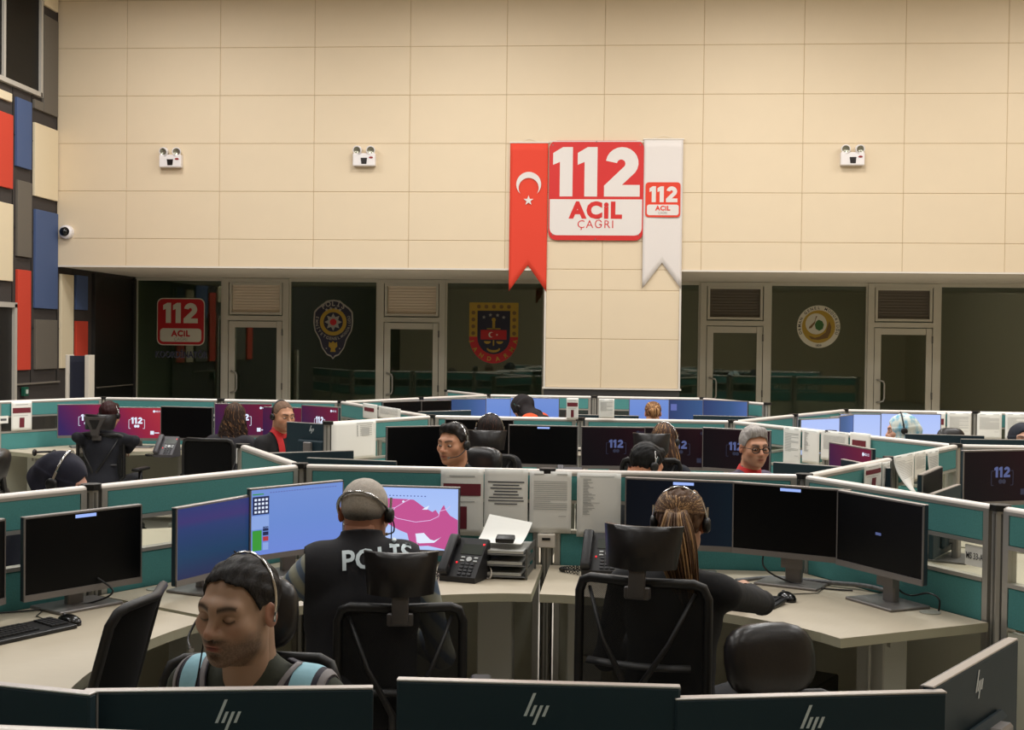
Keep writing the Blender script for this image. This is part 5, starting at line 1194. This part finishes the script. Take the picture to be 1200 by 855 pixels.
def person(label, head_xy, top_z, rz, lean=6., yaw=0., down=0., roll=0., sex='m', tone=(186, 140, 112), brow=(40, 30, 26), beard=0., bcol=(40, 30, 26), hair=('short', (30, 24, 22)), top=None, top_col=(24, 26, 36),
           near=False, hs=None, elbL=None, elbR=None, wrL=None, wrR=None, eyes=True, face_h=None, extra=None, group='operators in the room', hscale=1., bulk=1., trap=0.):
    hb = .012 if near else .017
    Lr = R(lean); dn = R(down)
    Rl = Matrix.Rotation(-Lr, 3, 'X')
    hip = Vector((0, 0, .555))
    T = lambda x, y, z: hip + Rl @ Vector((x, y, z))
    Hm = (Matrix.Rotation(R(yaw), 3, 'Z') @ Matrix.Rotation(-dn, 3, 'X') @ Matrix.Rotation(R(roll), 3, 'Y'))
    nb = T(0, -.012, .475); hp = nb + Vector((0, .025+.4*math.sin(Lr)*.1, .075))
    hc = hp + Hm @ Vector((0, .035, .085))*hscale
    dz = top_z - (hc.z + .118*hscale*math.cos(dn*.7)+.01)
    hip.z += dz; nb.z += dz; hp.z += dz; hc.z += dz
    cz, sz_ = math.cos(R(rz)), math.sin(R(rz))
    root = Vector((head_xy[0]-(cz*hc.x - sz_*hc.y), head_xy[1]-(sz_*hc.x + cz*hc.y), 0))
    def toloc(p): d = Vector(p)-root; return Vector((cz*d.x+sz_*d.y, -sz_*d.x+cz*d.y, d.z))
    shL, shR = T(-.185*bulk, -.012, .415), T(.185*bulk, -.012, .415)
    eL = toloc(elbL) if elbL else T(-.255*bulk, .06, .15); eR = toloc(elbR) if elbR else T(.255*bulk, .06, .15)
    wL = toloc(wrL) if wrL else Vector((-.15, eL.y+.22, .775)); wR = toloc(wrR) if wrR else Vector((.15, eR.y+.22, .775))
    lo = (-.5, min(-.3, nb.y-.2), 0); hi = (.5, .8, nb.z+.12)
    def torso(f, g=0.):
        for c, r, k in (((0, 0, .02), (.175, .13, .13), .03), ((0, .015, .16), (.155*bulk, .12*bulk, .16), .05), ((0, .002, .32), (.172*bulk, .118*bulk, .16), .05)):
            f.ell(T(*c), np.array(r)+g, k, rot=(-Lr, 0, 0))
        f.cap(T(-.145*bulk, -.014, .425), T(.145*bulk, -.014, .425), .058+g, .058+g, .05); f.cap(T(0, -.018, .43), T(0, -.012, .49), .075+g, .056+g, .05)
        if trap: f.cap(T(-.13, -.022, .445), T(.13, -.022, .445), trap+g, trap+g, .05)
    def arms(f, g=0., end=1.):
        for S, E_, W_ in ((shL, eL, wL), (shR, eR, wR)): f.cap(S, E_, .054+g, .043+g, .03); f.cap(E_, E_.lerp(W_, end), .043+g, .031+g+(.006 if g >= 0 else 0), .02)
    fT = Fld((lo[0], lo[1], .3), hi, hb); torso(fT); arms(fT, 0., .93)
    fP = Fld(lo, (.5, .8, .85+max(0, dz)), hb*1.3); fP.ell(T(0, 0, .0), (.172, .135, .12), .03)
    kz = .53+dz*.5
    for s in (-1, 1):
        kn = Vector((s*.13, .43, kz)); an = Vector((s*.13, .40, .11)); fP.cap(T(s*.09, .02, -.01), kn, .086, .064, .05).cap(kn, an, .06, .045, .03)
    # skin body: shrunken torso, neck, legs, plus finely meshed head and hands
    fB = Fld(lo, hi, hb*1.3); torso(fB, -.014); arms(fB, -.012, 1.); fB.cap(nb+Vector((0, 0, -.06)), hp+Hm @ Vector((0, -.02, .03)), .055 if sex == 'm' else .048, .053 if sex == 'm' else .046, .03)
    for s in (-1, 1): kn = Vector((s*.13, .43, kz)); fB.cap(T(s*.09, .02, -.01), kn, .07, .05, .04).cap(kn, Vector((s*.13, .40, .08)), .048, .035, .03).cap(Vector((s*.13, .40, .06)), Vector((s*.13, .53, .04)), .035, .03, .02)
    V, Q = fB.mesh(); Cc = np.tile(l3(tone), (len(V), 1)); VS, QS, CS = [V], [Q], [Cc]; off = len(V)
    hV, hQ = head_mesh('f' if sex == 'f' else 'm', face_h or (.0034 if near else .0048))
    CS.append(skin_colors(hV, tone, brow, beard, bcol)); VS.append(xf(hV*hscale, Hm, hc)); QS.append(hQ+off); off += len(hV)
    mV, mQ = hand_mesh()
    for s, E_, W_ in ((-1, eL, wL), (1, eR, wR)):
        d = (W_-E_).normalized(); fw = Vector((d.x, d.y, d.z*.4)).normalized(); sx = fw.cross(Vector((0, 0, 1))).normalized(); up = sx.cross(fw); m = Matrix((sx, fw, up)).transposed()
        v = mV.copy(); q = mQ
        if s < 0: v[:, 0] *= -1; q = q[:, ::-1]
        VS.append(xf(v, m, W_+Vector((0, 0, .0)))); QS.append(q+off); CS.append(np.tile(l3(tone)*.95, (len(v), 1))); off += len(v)
    me = np_mesh('person', np.concatenate(VS), np.concatenate(QS), skin_m, np.concatenate(CS))
    P = tag(link('person', me, None, root, (0, 0, R(rz))), label, 'person', group)
    V, Q = fT.mesh(); tm = top or M('top_%d_%d_%d' % top_col, top_col, .85, noise=.15, nscale=30, bump=.5, bscale=22)
    TP = link('top', np_mesh('top', V, Q, tm), P)
    V, Q = fP.mesh(); link('trousers', np_mesh('trousers', V, Q, M('trousers_dark', (22, 24, 30), .85, bump=.3, bscale=25)), P)
    for s in (-1, 1): one('shoe', MB().sphere((s*.13, .47, .045), (.05, .14, .05), 14).box((s*.13, .46, .012), (.085, .24, .024)), M('shoe_black', (14, 14, 14), .4), P, smooth=True, angle=50)
    if eyes:
        for s in (-1, 1):
            o = one('eye', MB().sphere((0, 0, 0), (.0118, .0105, .0052), 12), M('eye_white', (205, 196, 188), .3), P, smooth=True); o.matrix_local = Matrix.Translation(hc + Hm @ Vector((s*.0325, .0832, .0005))*hscale) @ Hm.to_4x4()
            i = one('iris', MB().sphere((0, 0, 0), (.0046, .004, .0048), 10), M('iris_dark', (28, 18, 14), .2), o, smooth=True); i.location = (0, .0078, 0)
    def put(name, mb_or, mat=hair_m, col=None):
        if isinstance(mb_or, tuple):
            Vh, Qh = mb_or; c = np.tile(l3(col), (len(Vh), 1)) if col is not None and not isinstance(col, np.ndarray) else col
            o = link(name, np_mesh(name, xf(Vh*hscale, Hm, hc), Qh, mat, c), P)
        return o
    kind = hair[0]; hh = .0036 if near else .005
    def putstr(name, res):
        mb, C = res; Vv = np.array([tuple(v) for v in mb.v]); me = bpy.data.meshes.new(name); me.from_pydata(xf(Vv*hscale, Hm, hc).tolist(), [], mb.f); me.materials.append(hair_m)
        me.polygons.foreach_set('use_smooth', np.ones(len(me.polygons), bool)); a = me.color_attributes.new('Col', 'FLOAT_COLOR', 'POINT'); c = np.ones((len(Vv), 4), np.float32); c[:, :3] = C; a.data.foreach_set('color', c.ravel())
        o = link(name, me, P); o['kind'] = 'stuff'; return o
    if kind in ('short', 'buzz'):
        kw = hair[2] if len(hair) > 2 else {}
        Vh, Qh = hair_short(hh, **kw); c = np.tile(l3(hair[1]), (len(Vh), 1))
        rs = np.random.RandomState(5); st = .75+.5*(np.sin(Vh[:, 0]*420+Vh[:, 1]*60)*.5+.5)*rs.rand(len(Vh)) if kind == 'short' else .85+.3*rs.rand(len(Vh)); c = c*st[:, None]
        if len(hair) > 3: m = np.clip((hair[3][1]-Vh[:, 2])/.03, 0, 1)[:, None]; c = c*(1-m)+l3(hair[3][0])*m*st[:, None]
        put('hair', (Vh, Qh), buzz_m if kind == 'buzz' else hair_m, c)
    elif kind == 'hijab':
        put('headscarf', hijab_mesh(.006 if not near else .005), hair[1])
    elif kind in ('pony', 'long', 'curly'):
        put('hair_cap', hair_short(hh, thick=.007, front=.07, side=-.02, low=-.07), hair_m, hair[1])
        n = hair[3]
        if kind == 'pony': putstr('hair_strands', hair_pony(hair[1], hair[2], n, hair[4], drift=hair[5] if len(hair) > 5 else (0, 0)))
        else: putstr('hair_strands', hair_long(hair[1], hair[2], n, hair[4], curl=.02 if kind == 'curly' else .002, hi_p=.16, spread=.2 if kind == 'curly' else .04, down=hair[5] if len(hair) > 5 else (0, -.02)))
    if hs is not None: headset(P, Hm, hc, s=hscale, **hs)
    if extra: extra(P, dict(T=T, Rl=Rl, hip=hip, torso=torso, lo=lo, hi=hi, hc=hc, Hm=Hm, nb=nb, hp=hp, top=TP, shL=shL, shR=shR, eL=eL, eR=eR, wL=wL, wR=wR, arms=arms))
    return P
def cut_shell(name, V, Q, mat, P, planes, keep, thick=.004):
    """open garment: bisect the surface along planes, keep faces by test"""
    bm = bmesh.new(); vs = [bm.verts.new(v) for v in V]; bm.verts.ensure_lookup_table()
    for q in Q:
        try: bm.faces.new([vs[i] for i in q])
        except ValueError: pass
    for co, no in planes: bmesh.ops.bisect_plane(bm, geom=bm.verts[:]+bm.edges[:]+bm.faces[:], plane_co=co, plane_no=no)
    bmesh.ops.delete(bm, geom=[f for f in bm.faces if not keep(f.calc_center_median())], context='FACES')
    me = bpy.data.meshes.new(name); bm.to_mesh(me); bm.free(); me.materials.append(mat); me.polygons.foreach_set('use_smooth', np.ones(len(me.polygons), bool))
    o = link(name, me, P); sm = o.modifiers.new('thick', 'SOLIDIFY'); sm.thickness = thick; sm.offset = 1; return o
LENS = glass_mat('lens_glass', (246, 247, 247), .0)
def collar(P, c, mat, r=.064, hgt=.05, flare=.012, name='collar'):
    mb = MB().lathe([(r+flare, -.02), (r+flare*.8, .0), (r, hgt), (r-.006, hgt), (r-.004, 0)], 20)
    o = one(name, mb, mat, P, smooth=True); o.matrix_local = Matrix.Translation(c['nb']+Vector((0, .004, -.02))) @ (c['Rl'] @ Matrix.Rotation(-R(8), 3, 'X')).to_4x4(); return o
def glasses(P, c, hscale=1.):
    t = link('glasses', None, P); t.matrix_local = Matrix.Translation(c['hc']) @ c['Hm'].to_4x4()
    blk = M('glasses_black', (16, 15, 16), .3)
    for s in (-1, 1):
        one('rim', MB().tube([(s*.034+.0245*math.cos(a), .1035-.12*abs(s*.034+.0245*math.cos(a))**2*3, -.002+.0195*math.sin(a)*(1.05 if math.sin(a) > 0 else 1)) for a in np.linspace(0, 2*math.pi, 22)[:-1]], .0028, 6, closed=True), blk, t, smooth=True)
        one('lens', MB().prism([(s*.034+.0235*math.cos(a), -.002+.0185*math.sin(a)) for a in np.linspace(0, 2*math.pi, 18)[:-1]], .0985, .0992, plane='xz'), M('lens_clear', (250, 250, 250)) if False else LENS, t)
        one('temple', MB().tube([(s*.058, .094, .004), (s*.075, .06, .006), (s*.084, -.005, .004), (s*.084, -.02, -.008)], .0022, 5), blk, t, smooth=True)
    one('bridge', MB().tube([(-.011, .104, .002), (0, .108, .005), (.011, .104, .002)], .0024, 6), blk, t, smooth=True)
# ---------------- bearded man in front: olive T-shirt under a navy vest with pale blue bands
vest_m = bpy.data.materials.new('vest_navy_bands'); vest_m.use_nodes = True
_nt = vest_m.node_tree; _b = _nt.nodes['Principled BSDF']; _b.inputs['Roughness'].default_value = .7
_tc = _nt.nodes.new('ShaderNodeTexCoord'); _sp = _nt.nodes.new('ShaderNodeSeparateXYZ'); _nt.links.new(_tc.outputs['Object'], _sp.inputs[0])
_ab = _nt.nodes.new('ShaderNodeMath'); _ab.operation = 'ABSOLUTE'; _nt.links.new(_sp.outputs['X'], _ab.inputs[0])
_cr = _nt.nodes.new('ShaderNodeValToRGB'); _cr.color_ramp.interpolation = 'CONSTANT'; _e = _cr.color_ramp.elements
_e[0].position = 0; _e[0].color = lin((38, 36, 50)); _e[1].position = .118; _e[1].color = lin((150, 200, 216)); _n = _e.new(.170); _n.color = lin((38, 36, 50))
_nt.links.new(_ab.outputs[0], _cr.inputs[0]); _nt.links.new(_cr.outputs[0], _b.inputs['Base Color'])
_nz = _nt.nodes.new('ShaderNodeTexNoise'); _nz.inputs['Scale'].default_value = 24; _bp = _nt.nodes.new('ShaderNodeBump'); _bp.inputs['Strength'].default_value = .5; _bp.inputs['Distance'].default_value = .006
_nt.links.new(_tc.outputs['Object'], _nz.inputs['Vector']); _nt.links.new(_nz.outputs[0], _bp.inputs['Height']); _nt.links.new(_bp.outputs[0], _b.inputs['Normal'])
def vest_front(P, c):
    f = Fld((-.3, c['lo'][1], .5), (.3, .45, c['hi'][2]), .010); c['torso'](f, .010); V, Q = f.mesh()
    zt = c['nb'].z; yb = c['nb'].y
    hv = lambda z: .022 + .42*max(0, z-(zt-.19))
    inV = lambda p: p.y > yb-.01 and abs(p.x) < hv(p.z) or (p.y <= yb-.01 and abs(p.x) < .085 and p.z > zt-.03)
    pl = [((s*.198, 0, 0), (1, 0, 0)) for s in (-1, 1)] + [((s*.022, 0, zt-.19), (s, 0, -.42)) for s in (-1, 1)] + [((s*.036, 0, zt-.19), (s, 0, -.42)) for s in (-1, 1)] + [((s*.184, 0, 0), (1, 0, 0)) for s in (-1, 1)] + [((0, 0, zt-.03), (0, 0, 1))]
    cut_shell('vest', V, Q, vest_m, P, pl, lambda p: abs(p.x) < .198 and not inV(p))
    V2 = V + 0.0
    trim = M('vest_trim_grey', (132, 128, 130), .6)
    f = Fld((-.3, c['lo'][1], .5), (.3, .45, c['hi'][2]), .010); c['torso'](f, .0145); V, Q = f.mesh()
    cut_shell('vest_trim', V, Q, trim, P, pl, lambda p: (not inV(p)) and ((p.y > yb-.01 and abs(p.x) < hv(p.z)+.014) or .184 < abs(p.x) < .198) and abs(p.x) < .198, .003)
    collar(P, c, M('olive_rib', (44, 48, 38), .9), .058, .022, .01, 'shirt_collar')
person('bearded man in an olive shirt and navy vest with pale blue bands, front left', (-.868, 2.94), 1.312, 166, lean=14, yaw=-4, down=3, roll=-2, tone=(172, 140, 117), brow=(34, 26, 22), beard=.9, bcol=(36, 28, 24),
       hair=('short', (25, 20, 18), dict(vol=0, front=.085, side=.014, low=-.06, rough=.002, thick=.007)), top_col=(52, 56, 44), near=True, face_h=.003, eyes=False, hs=dict(mic=1, tilt=.2, side_cup=(1,), grow=.003, thin=.55), extra=vest_front)
# ---------------- POLİS officer
sleeve = bpy.data.materials.new('striped_sleeve'); sleeve.use_nodes = True
_nt = sleeve.node_tree; _b = _nt.nodes['Principled BSDF']; _b.inputs['Roughness'].default_value = .8
_tc = _nt.nodes.new('ShaderNodeTexCoord'); _mp = _nt.nodes.new('ShaderNodeMapping'); _mp.inputs['Rotation'].default_value = (0, R(40), R(20)); _nt.links.new(_tc.outputs['Object'], _mp.inputs[0])
_wv = _nt.nodes.new('ShaderNodeTexWave'); _wv.inputs['Scale'].default_value = 5.5; _wv.inputs['Distortion'].default_value = .6; _nt.links.new(_mp.outputs[0], _wv.inputs['Vector'])
_cr = _nt.nodes.new('ShaderNodeValToRGB'); _e = _cr.color_ramp.elements; _e[0].color = lin((86, 100, 118)); _e[1].color = lin((156, 156, 138)); _n = _e.new(.35); _n.color = lin((138, 142, 134)); _n = _e.new(.2); _n.color = lin((88, 106, 128))
_nt.links.new(_wv.outputs['Fac'], _cr.inputs[0]); _nt.links.new(_cr.outputs[0], _b.inputs['Base Color'])
polis_black = M('polis_vest_black', (20, 20, 26), .85, bump=.4, bscale=18)
def vest_polis(P, c):
    f = Fld((-.32, c['lo'][1], .5), (.32, .45, c['hi'][2]+.05), .010); c['torso'](f, .014); f.cap(c['nb']+Vector((0, -.004, -.02)), c['hp']+Vector((0, -.03, .055)), .07, .064, .03); V, Q = f.mesh()
    pl = [((s*.192, 0, 0), (1, 0, 0)) for s in (-1, 1)] + [((0, 0, c['hp'].z+.062), (0, .3, 1))]
    v = cut_shell('vest', V, Q, polis_black, P, pl, lambda p: abs(p.x) < .192 and p.z + .3*p.y < c['hp'].z+.062, .005)
    bv = BVHTree.FromPolygons([tuple(a) for a in V], [tuple(int(i) for i in q) for q in Q])
    tv, tf = text_data('POLİS', .022); size = .083; mb = MB(); pts = []; z0 = c['nb'].z+.002
    bm = bmesh.new(); vv = [bm.verts.new((x, y, 0)) for x, y in tv]
    for f_ in tf:
        try: bm.faces.new([vv[i] for i in f_])
        except ValueError: pass
    bmesh.ops.triangulate(bm, faces=bm.faces[:])
    for _ in range(4):
        ed = [e for e in bm.edges if e.calc_length() > .12]
        if ed: bmesh.ops.subdivide_edges(bm, edges=ed, cuts=1); bmesh.ops.triangulate(bm, faces=bm.faces[:])
    bm.verts.index_update(); tv = [(v_.co.x, v_.co.y) for v_ in bm.verts]; tf = [tuple(v_.index for v_ in f_.verts) for f_ in bm.faces]; bm.free()
    for x, y in tv:
        h_ = bv.ray_cast(Vector((x*size*1.08+.045, -1, z0+y*size+x*size*.08)), Vector((0, 1, 0)))[0]
        zz = z0+y*size+x*size*.08
        while h_ is None and zz > .7: zz -= .008; h_ = bv.ray_cast(Vector((x*size*1.08+.045, -1, zz)), Vector((0, 1, 0)))[0]
        pts.append((x*size*1.08+.045, (h_.y if h_ else c['nb'].y-.1)-.0145, z0+y*size+x*size*.08))
    mb.add(pts, tf); one('lettering', mb, M('polis_white', (206, 220, 226), .5), P)
person('grey-haired officer in a black vest lettered POLİS, seen from behind', (-.865, 4.46), 1.335, 15, lean=16, yaw=-20, down=10, tone=(176, 126, 102), hair=('buzz', (188, 180, 170), dict(thick=.004, rough=.0004, front=.075, side=.0, low=-.1), ((104, 102, 100), .015)),
       top=sleeve, near=True, eyes=True, hs=dict(mic=1, tilt=1.0, side_cup=(1,)), extra=vest_polis, bulk=1.1, trap=.082, elbL=tuple(atd(328, 702, 4.46)), wrL=tuple(atd(368, 676, 4.9)))
# ---------------- ponytailed woman
person('woman with a highlighted ponytail and headset in a black sweater, seen from behind', (.235, 4.50), 1.322, -22, lean=10, yaw=12, down=8, sex='f', tone=(196, 150, 124), hair=('pony', (92, 66, 46), (168, 132, 92), 900, .30, (.05, .01)), top_col=(17, 17, 20), near=True,
       hs=dict(mic=-1, tilt=.35), elbR=tuple(atd(893, 706, 4.80)), wrR=tuple(atd(872, 688, 5.18)))
# ---------------- pod behind the front partition
person('young man with a headset facing the camera behind the front partition', (-.955, 7.64), 1.325, 153, lean=12, yaw=0, down=2, tone=(196, 142, 112), brow=(30, 22, 18), beard=.25, hair=('short', (26, 20, 18), dict(vol=.006, front=.08, side=.008, low=-.07, thick=.007, rough=.002)), top_col=(18, 22, 30), hs=dict(mic=-1, tilt=.05))
def ex885(P, c): glasses(P, c); collar(P, c, M('hood_red', (196, 34, 34), .8), .07, .06, .02)
person('grey-haired man with black glasses and a red collar turning to the camera', (.87, 8.09), 1.30, 222, lean=6, yaw=-24, down=2, tone=(204, 150, 120), brow=(70, 60, 56), beard=.3, bcol=(130, 118, 110), hair=('short', (168, 162, 158), dict(vol=.014, front=.08, side=.006, low=-.07, thick=.009, rough=.0014), ((120, 114, 110), .0)), top_col=(84, 76, 96), extra=ex885)
person('dark-haired man bowed with a headset behind the front partition', (.19, 7.53), 1.225, -52, lean=16, down=24, tone=(196, 136, 106), hair=('short', (16, 15, 16), dict(vol=.008, front=.072, side=.0, low=-.075, thick=.009, rough=.002)), top_col=(20, 22, 30), hs=dict(mic=-1, tilt=.2))
person('dark-haired woman with a headset at the middle row, seen from behind', (-.885, 9.15), 1.29, 8, lean=8, down=8, roll=8, sex='f', tone=(190, 140, 112), hair=('long', (30, 20, 17), (60, 36, 26), 300, .12), top_col=(20, 20, 24), hs=dict(mic=-1, tilt=.25, grow=.007))
person('woman with blond streaks in a navy sweater at the middle row', (.36, 9.15), 1.245, -24, lean=14, down=14, sex='f', tone=(196, 146, 118), hair=('long', (66, 44, 32), (176, 132, 84), 400, .22, (.05, -.03)), top_col=(20, 24, 36), hs=dict(mic=-1, tilt=.25, grow=.007))
# ---------------- left pods
scarf_navy = M('scarf_navy', (24, 24, 42), .85, noise=.2, nscale=12, bump=.4, bscale=26)
person('woman in a dark navy headscarf bowed behind the left partition', (-2.56, 5.83), 1.265, -88, lean=18, down=24, sex='f', tone=(206, 152, 132), hair=('hijab', scarf_navy), top_col=(26, 26, 44), hs=dict(mic=-1, tilt=.1, band=chrome, grow=.012), hscale=1.06)
def exred(P, c):
    f = Fld((-.3, c['lo'][1], .5), (.3, .45, c['hi'][2]), .012); c['torso'](f, .01); V, Q = f.mesh(); zt = c['nb'].z
    cut_shell('red_panel', V, Q, M('jacket_red', (190, 28, 32), .75), P, [((s*a, 0, 0), (1, 0, 0)) for s in (-1, 1) for a in (.03, .085)] + [((0, 0, zt-.26), (0, 0, 1))], lambda p: p.y > c['nb'].y and .03 < abs(p.x) < .085 and p.z > zt-.26)
    collar(P, c, M('jacket_red'), .062, .07, .016)
person('man in a red and black jacket with a headset in the left pod', (-2.66, 10.22), 1.315, -118, lean=10, yaw=-18, down=6, tone=(190, 140, 110), brow=(36, 28, 24), beard=.45, bcol=(60, 50, 44), hair=('buzz', (120, 96, 80), dict(thick=.0025, rough=.001, front=.082, side=.012, low=-.06)), top_col=(20, 19, 22), hs=dict(mic=0, tilt=.3, band=blackp), extra=exred)
person('woman with long curly brown hair in the left pod, seen from behind', (-3.34, 11.18), 1.235, -8, lean=12, down=10, sex='f', tone=(196, 146, 120), hair=('curly', (50, 34, 26), (118, 84, 54), 520, .36), top_col=(36, 34, 40))
person('operator in a dark jacket behind a grey-framed headrest, far left', (-4.56, 11.36), 1.22, -4, lean=10, down=16, tone=(186, 136, 110), hair=('short', (52, 22, 22), dict(vol=.006, thick=.008, rough=.002)), top_col=(14, 16, 26), hs=dict(mic=0, tilt=.25), elbL=tuple(atd(90, 512, 11.5)), elbR=tuple(atd(158, 516, 11.5)), bulk=1.05)
# ---------------- far pods
def exor(P, c):
    f = Fld((-.3, c['lo'][1], .5), (.3, .45, c['hi'][2]), .014); c['torso'](f, .04); V, Q = f.mesh()
    cut_shell('orange_vest', V, Q, M('vest_orange', (222, 84, 36), .7), P, [((s*.19, 0, 0), (1, 0, 0)) for s in (-1, 1)], lambda p: abs(p.x) < .19 and p.z < c['nb'].z+.0)
person('person in a black headscarf and orange vest at the far row', (-.95, 13.26), 1.235, 62, lean=38, down=50, trap=.075, sex='f', tone=(190, 140, 114), hair=('hijab', M('scarf_black', (30, 24, 26), .85, bump=.4, bscale=26)), top_col=(214, 80, 36), hs=dict(mic=-1, tilt=.1), extra=exor)
def exor2(P, c): collar(P, c, M('vest_orange', (222, 84, 36), .7), .07, .03, .02)
person('blond woman at the far row, seen from behind', (.40, 13.36), 1.21, 0, lean=10, down=12, sex='f', tone=(204, 156, 128), hair=('pony', (120, 84, 56), (206, 160, 112), 300, .1), top_col=(150, 60, 36), extra=exor2)
scarf_pat = M('scarf_patterned', (214, 222, 218), .85); _nt = scarf_pat.node_tree; _b = _nt.nodes['Principled BSDF']
_tc = _nt.nodes.new('ShaderNodeTexCoord'); _nz = _nt.nodes.new('ShaderNodeTexNoise'); _nz.inputs['Scale'].default_value = 34; _mp = _nt.nodes.new('ShaderNodeMapping'); _mp.inputs['Scale'].default_value = (1, 1, .3); _nt.links.new(_tc.outputs['Object'], _mp.inputs[0]); _nt.links.new(_mp.outputs[0], _nz.inputs['Vector'])
_cr = _nt.nodes.new('ShaderNodeValToRGB'); _e = _cr.color_ramp.elements; _e[0].position = .34; _e[0].color = lin((112, 174, 200)); _e[1].position = .56; _e[1].color = lin((214, 220, 212)); _nt.links.new(_nz.outputs['Fac'], _cr.inputs[0]); _nt.links.new(_cr.outputs[0], _b.inputs['Base Color'])
person('woman in a blue and white patterned headscarf with a headset', (2.40, 11.02), 1.245, 84, lean=8, down=8, sex='f', tone=(214, 164, 138), hair=('hijab', scarf_pat), top_col=(40, 44, 56), hs=dict(mic=1, tilt=.0, band=blackp, grow=.012), hscale=1.06)
person('woman in a dark headscarf facing the camera at the right edge', (2.97, 9.67), 1.265, 176, lean=8, down=-4, sex='f', tone=(206, 160, 136), hair=('hijab', M('scarf_slate', (30, 34, 46), .85, bump=.4, bscale=26)), top_col=(28, 30, 38))
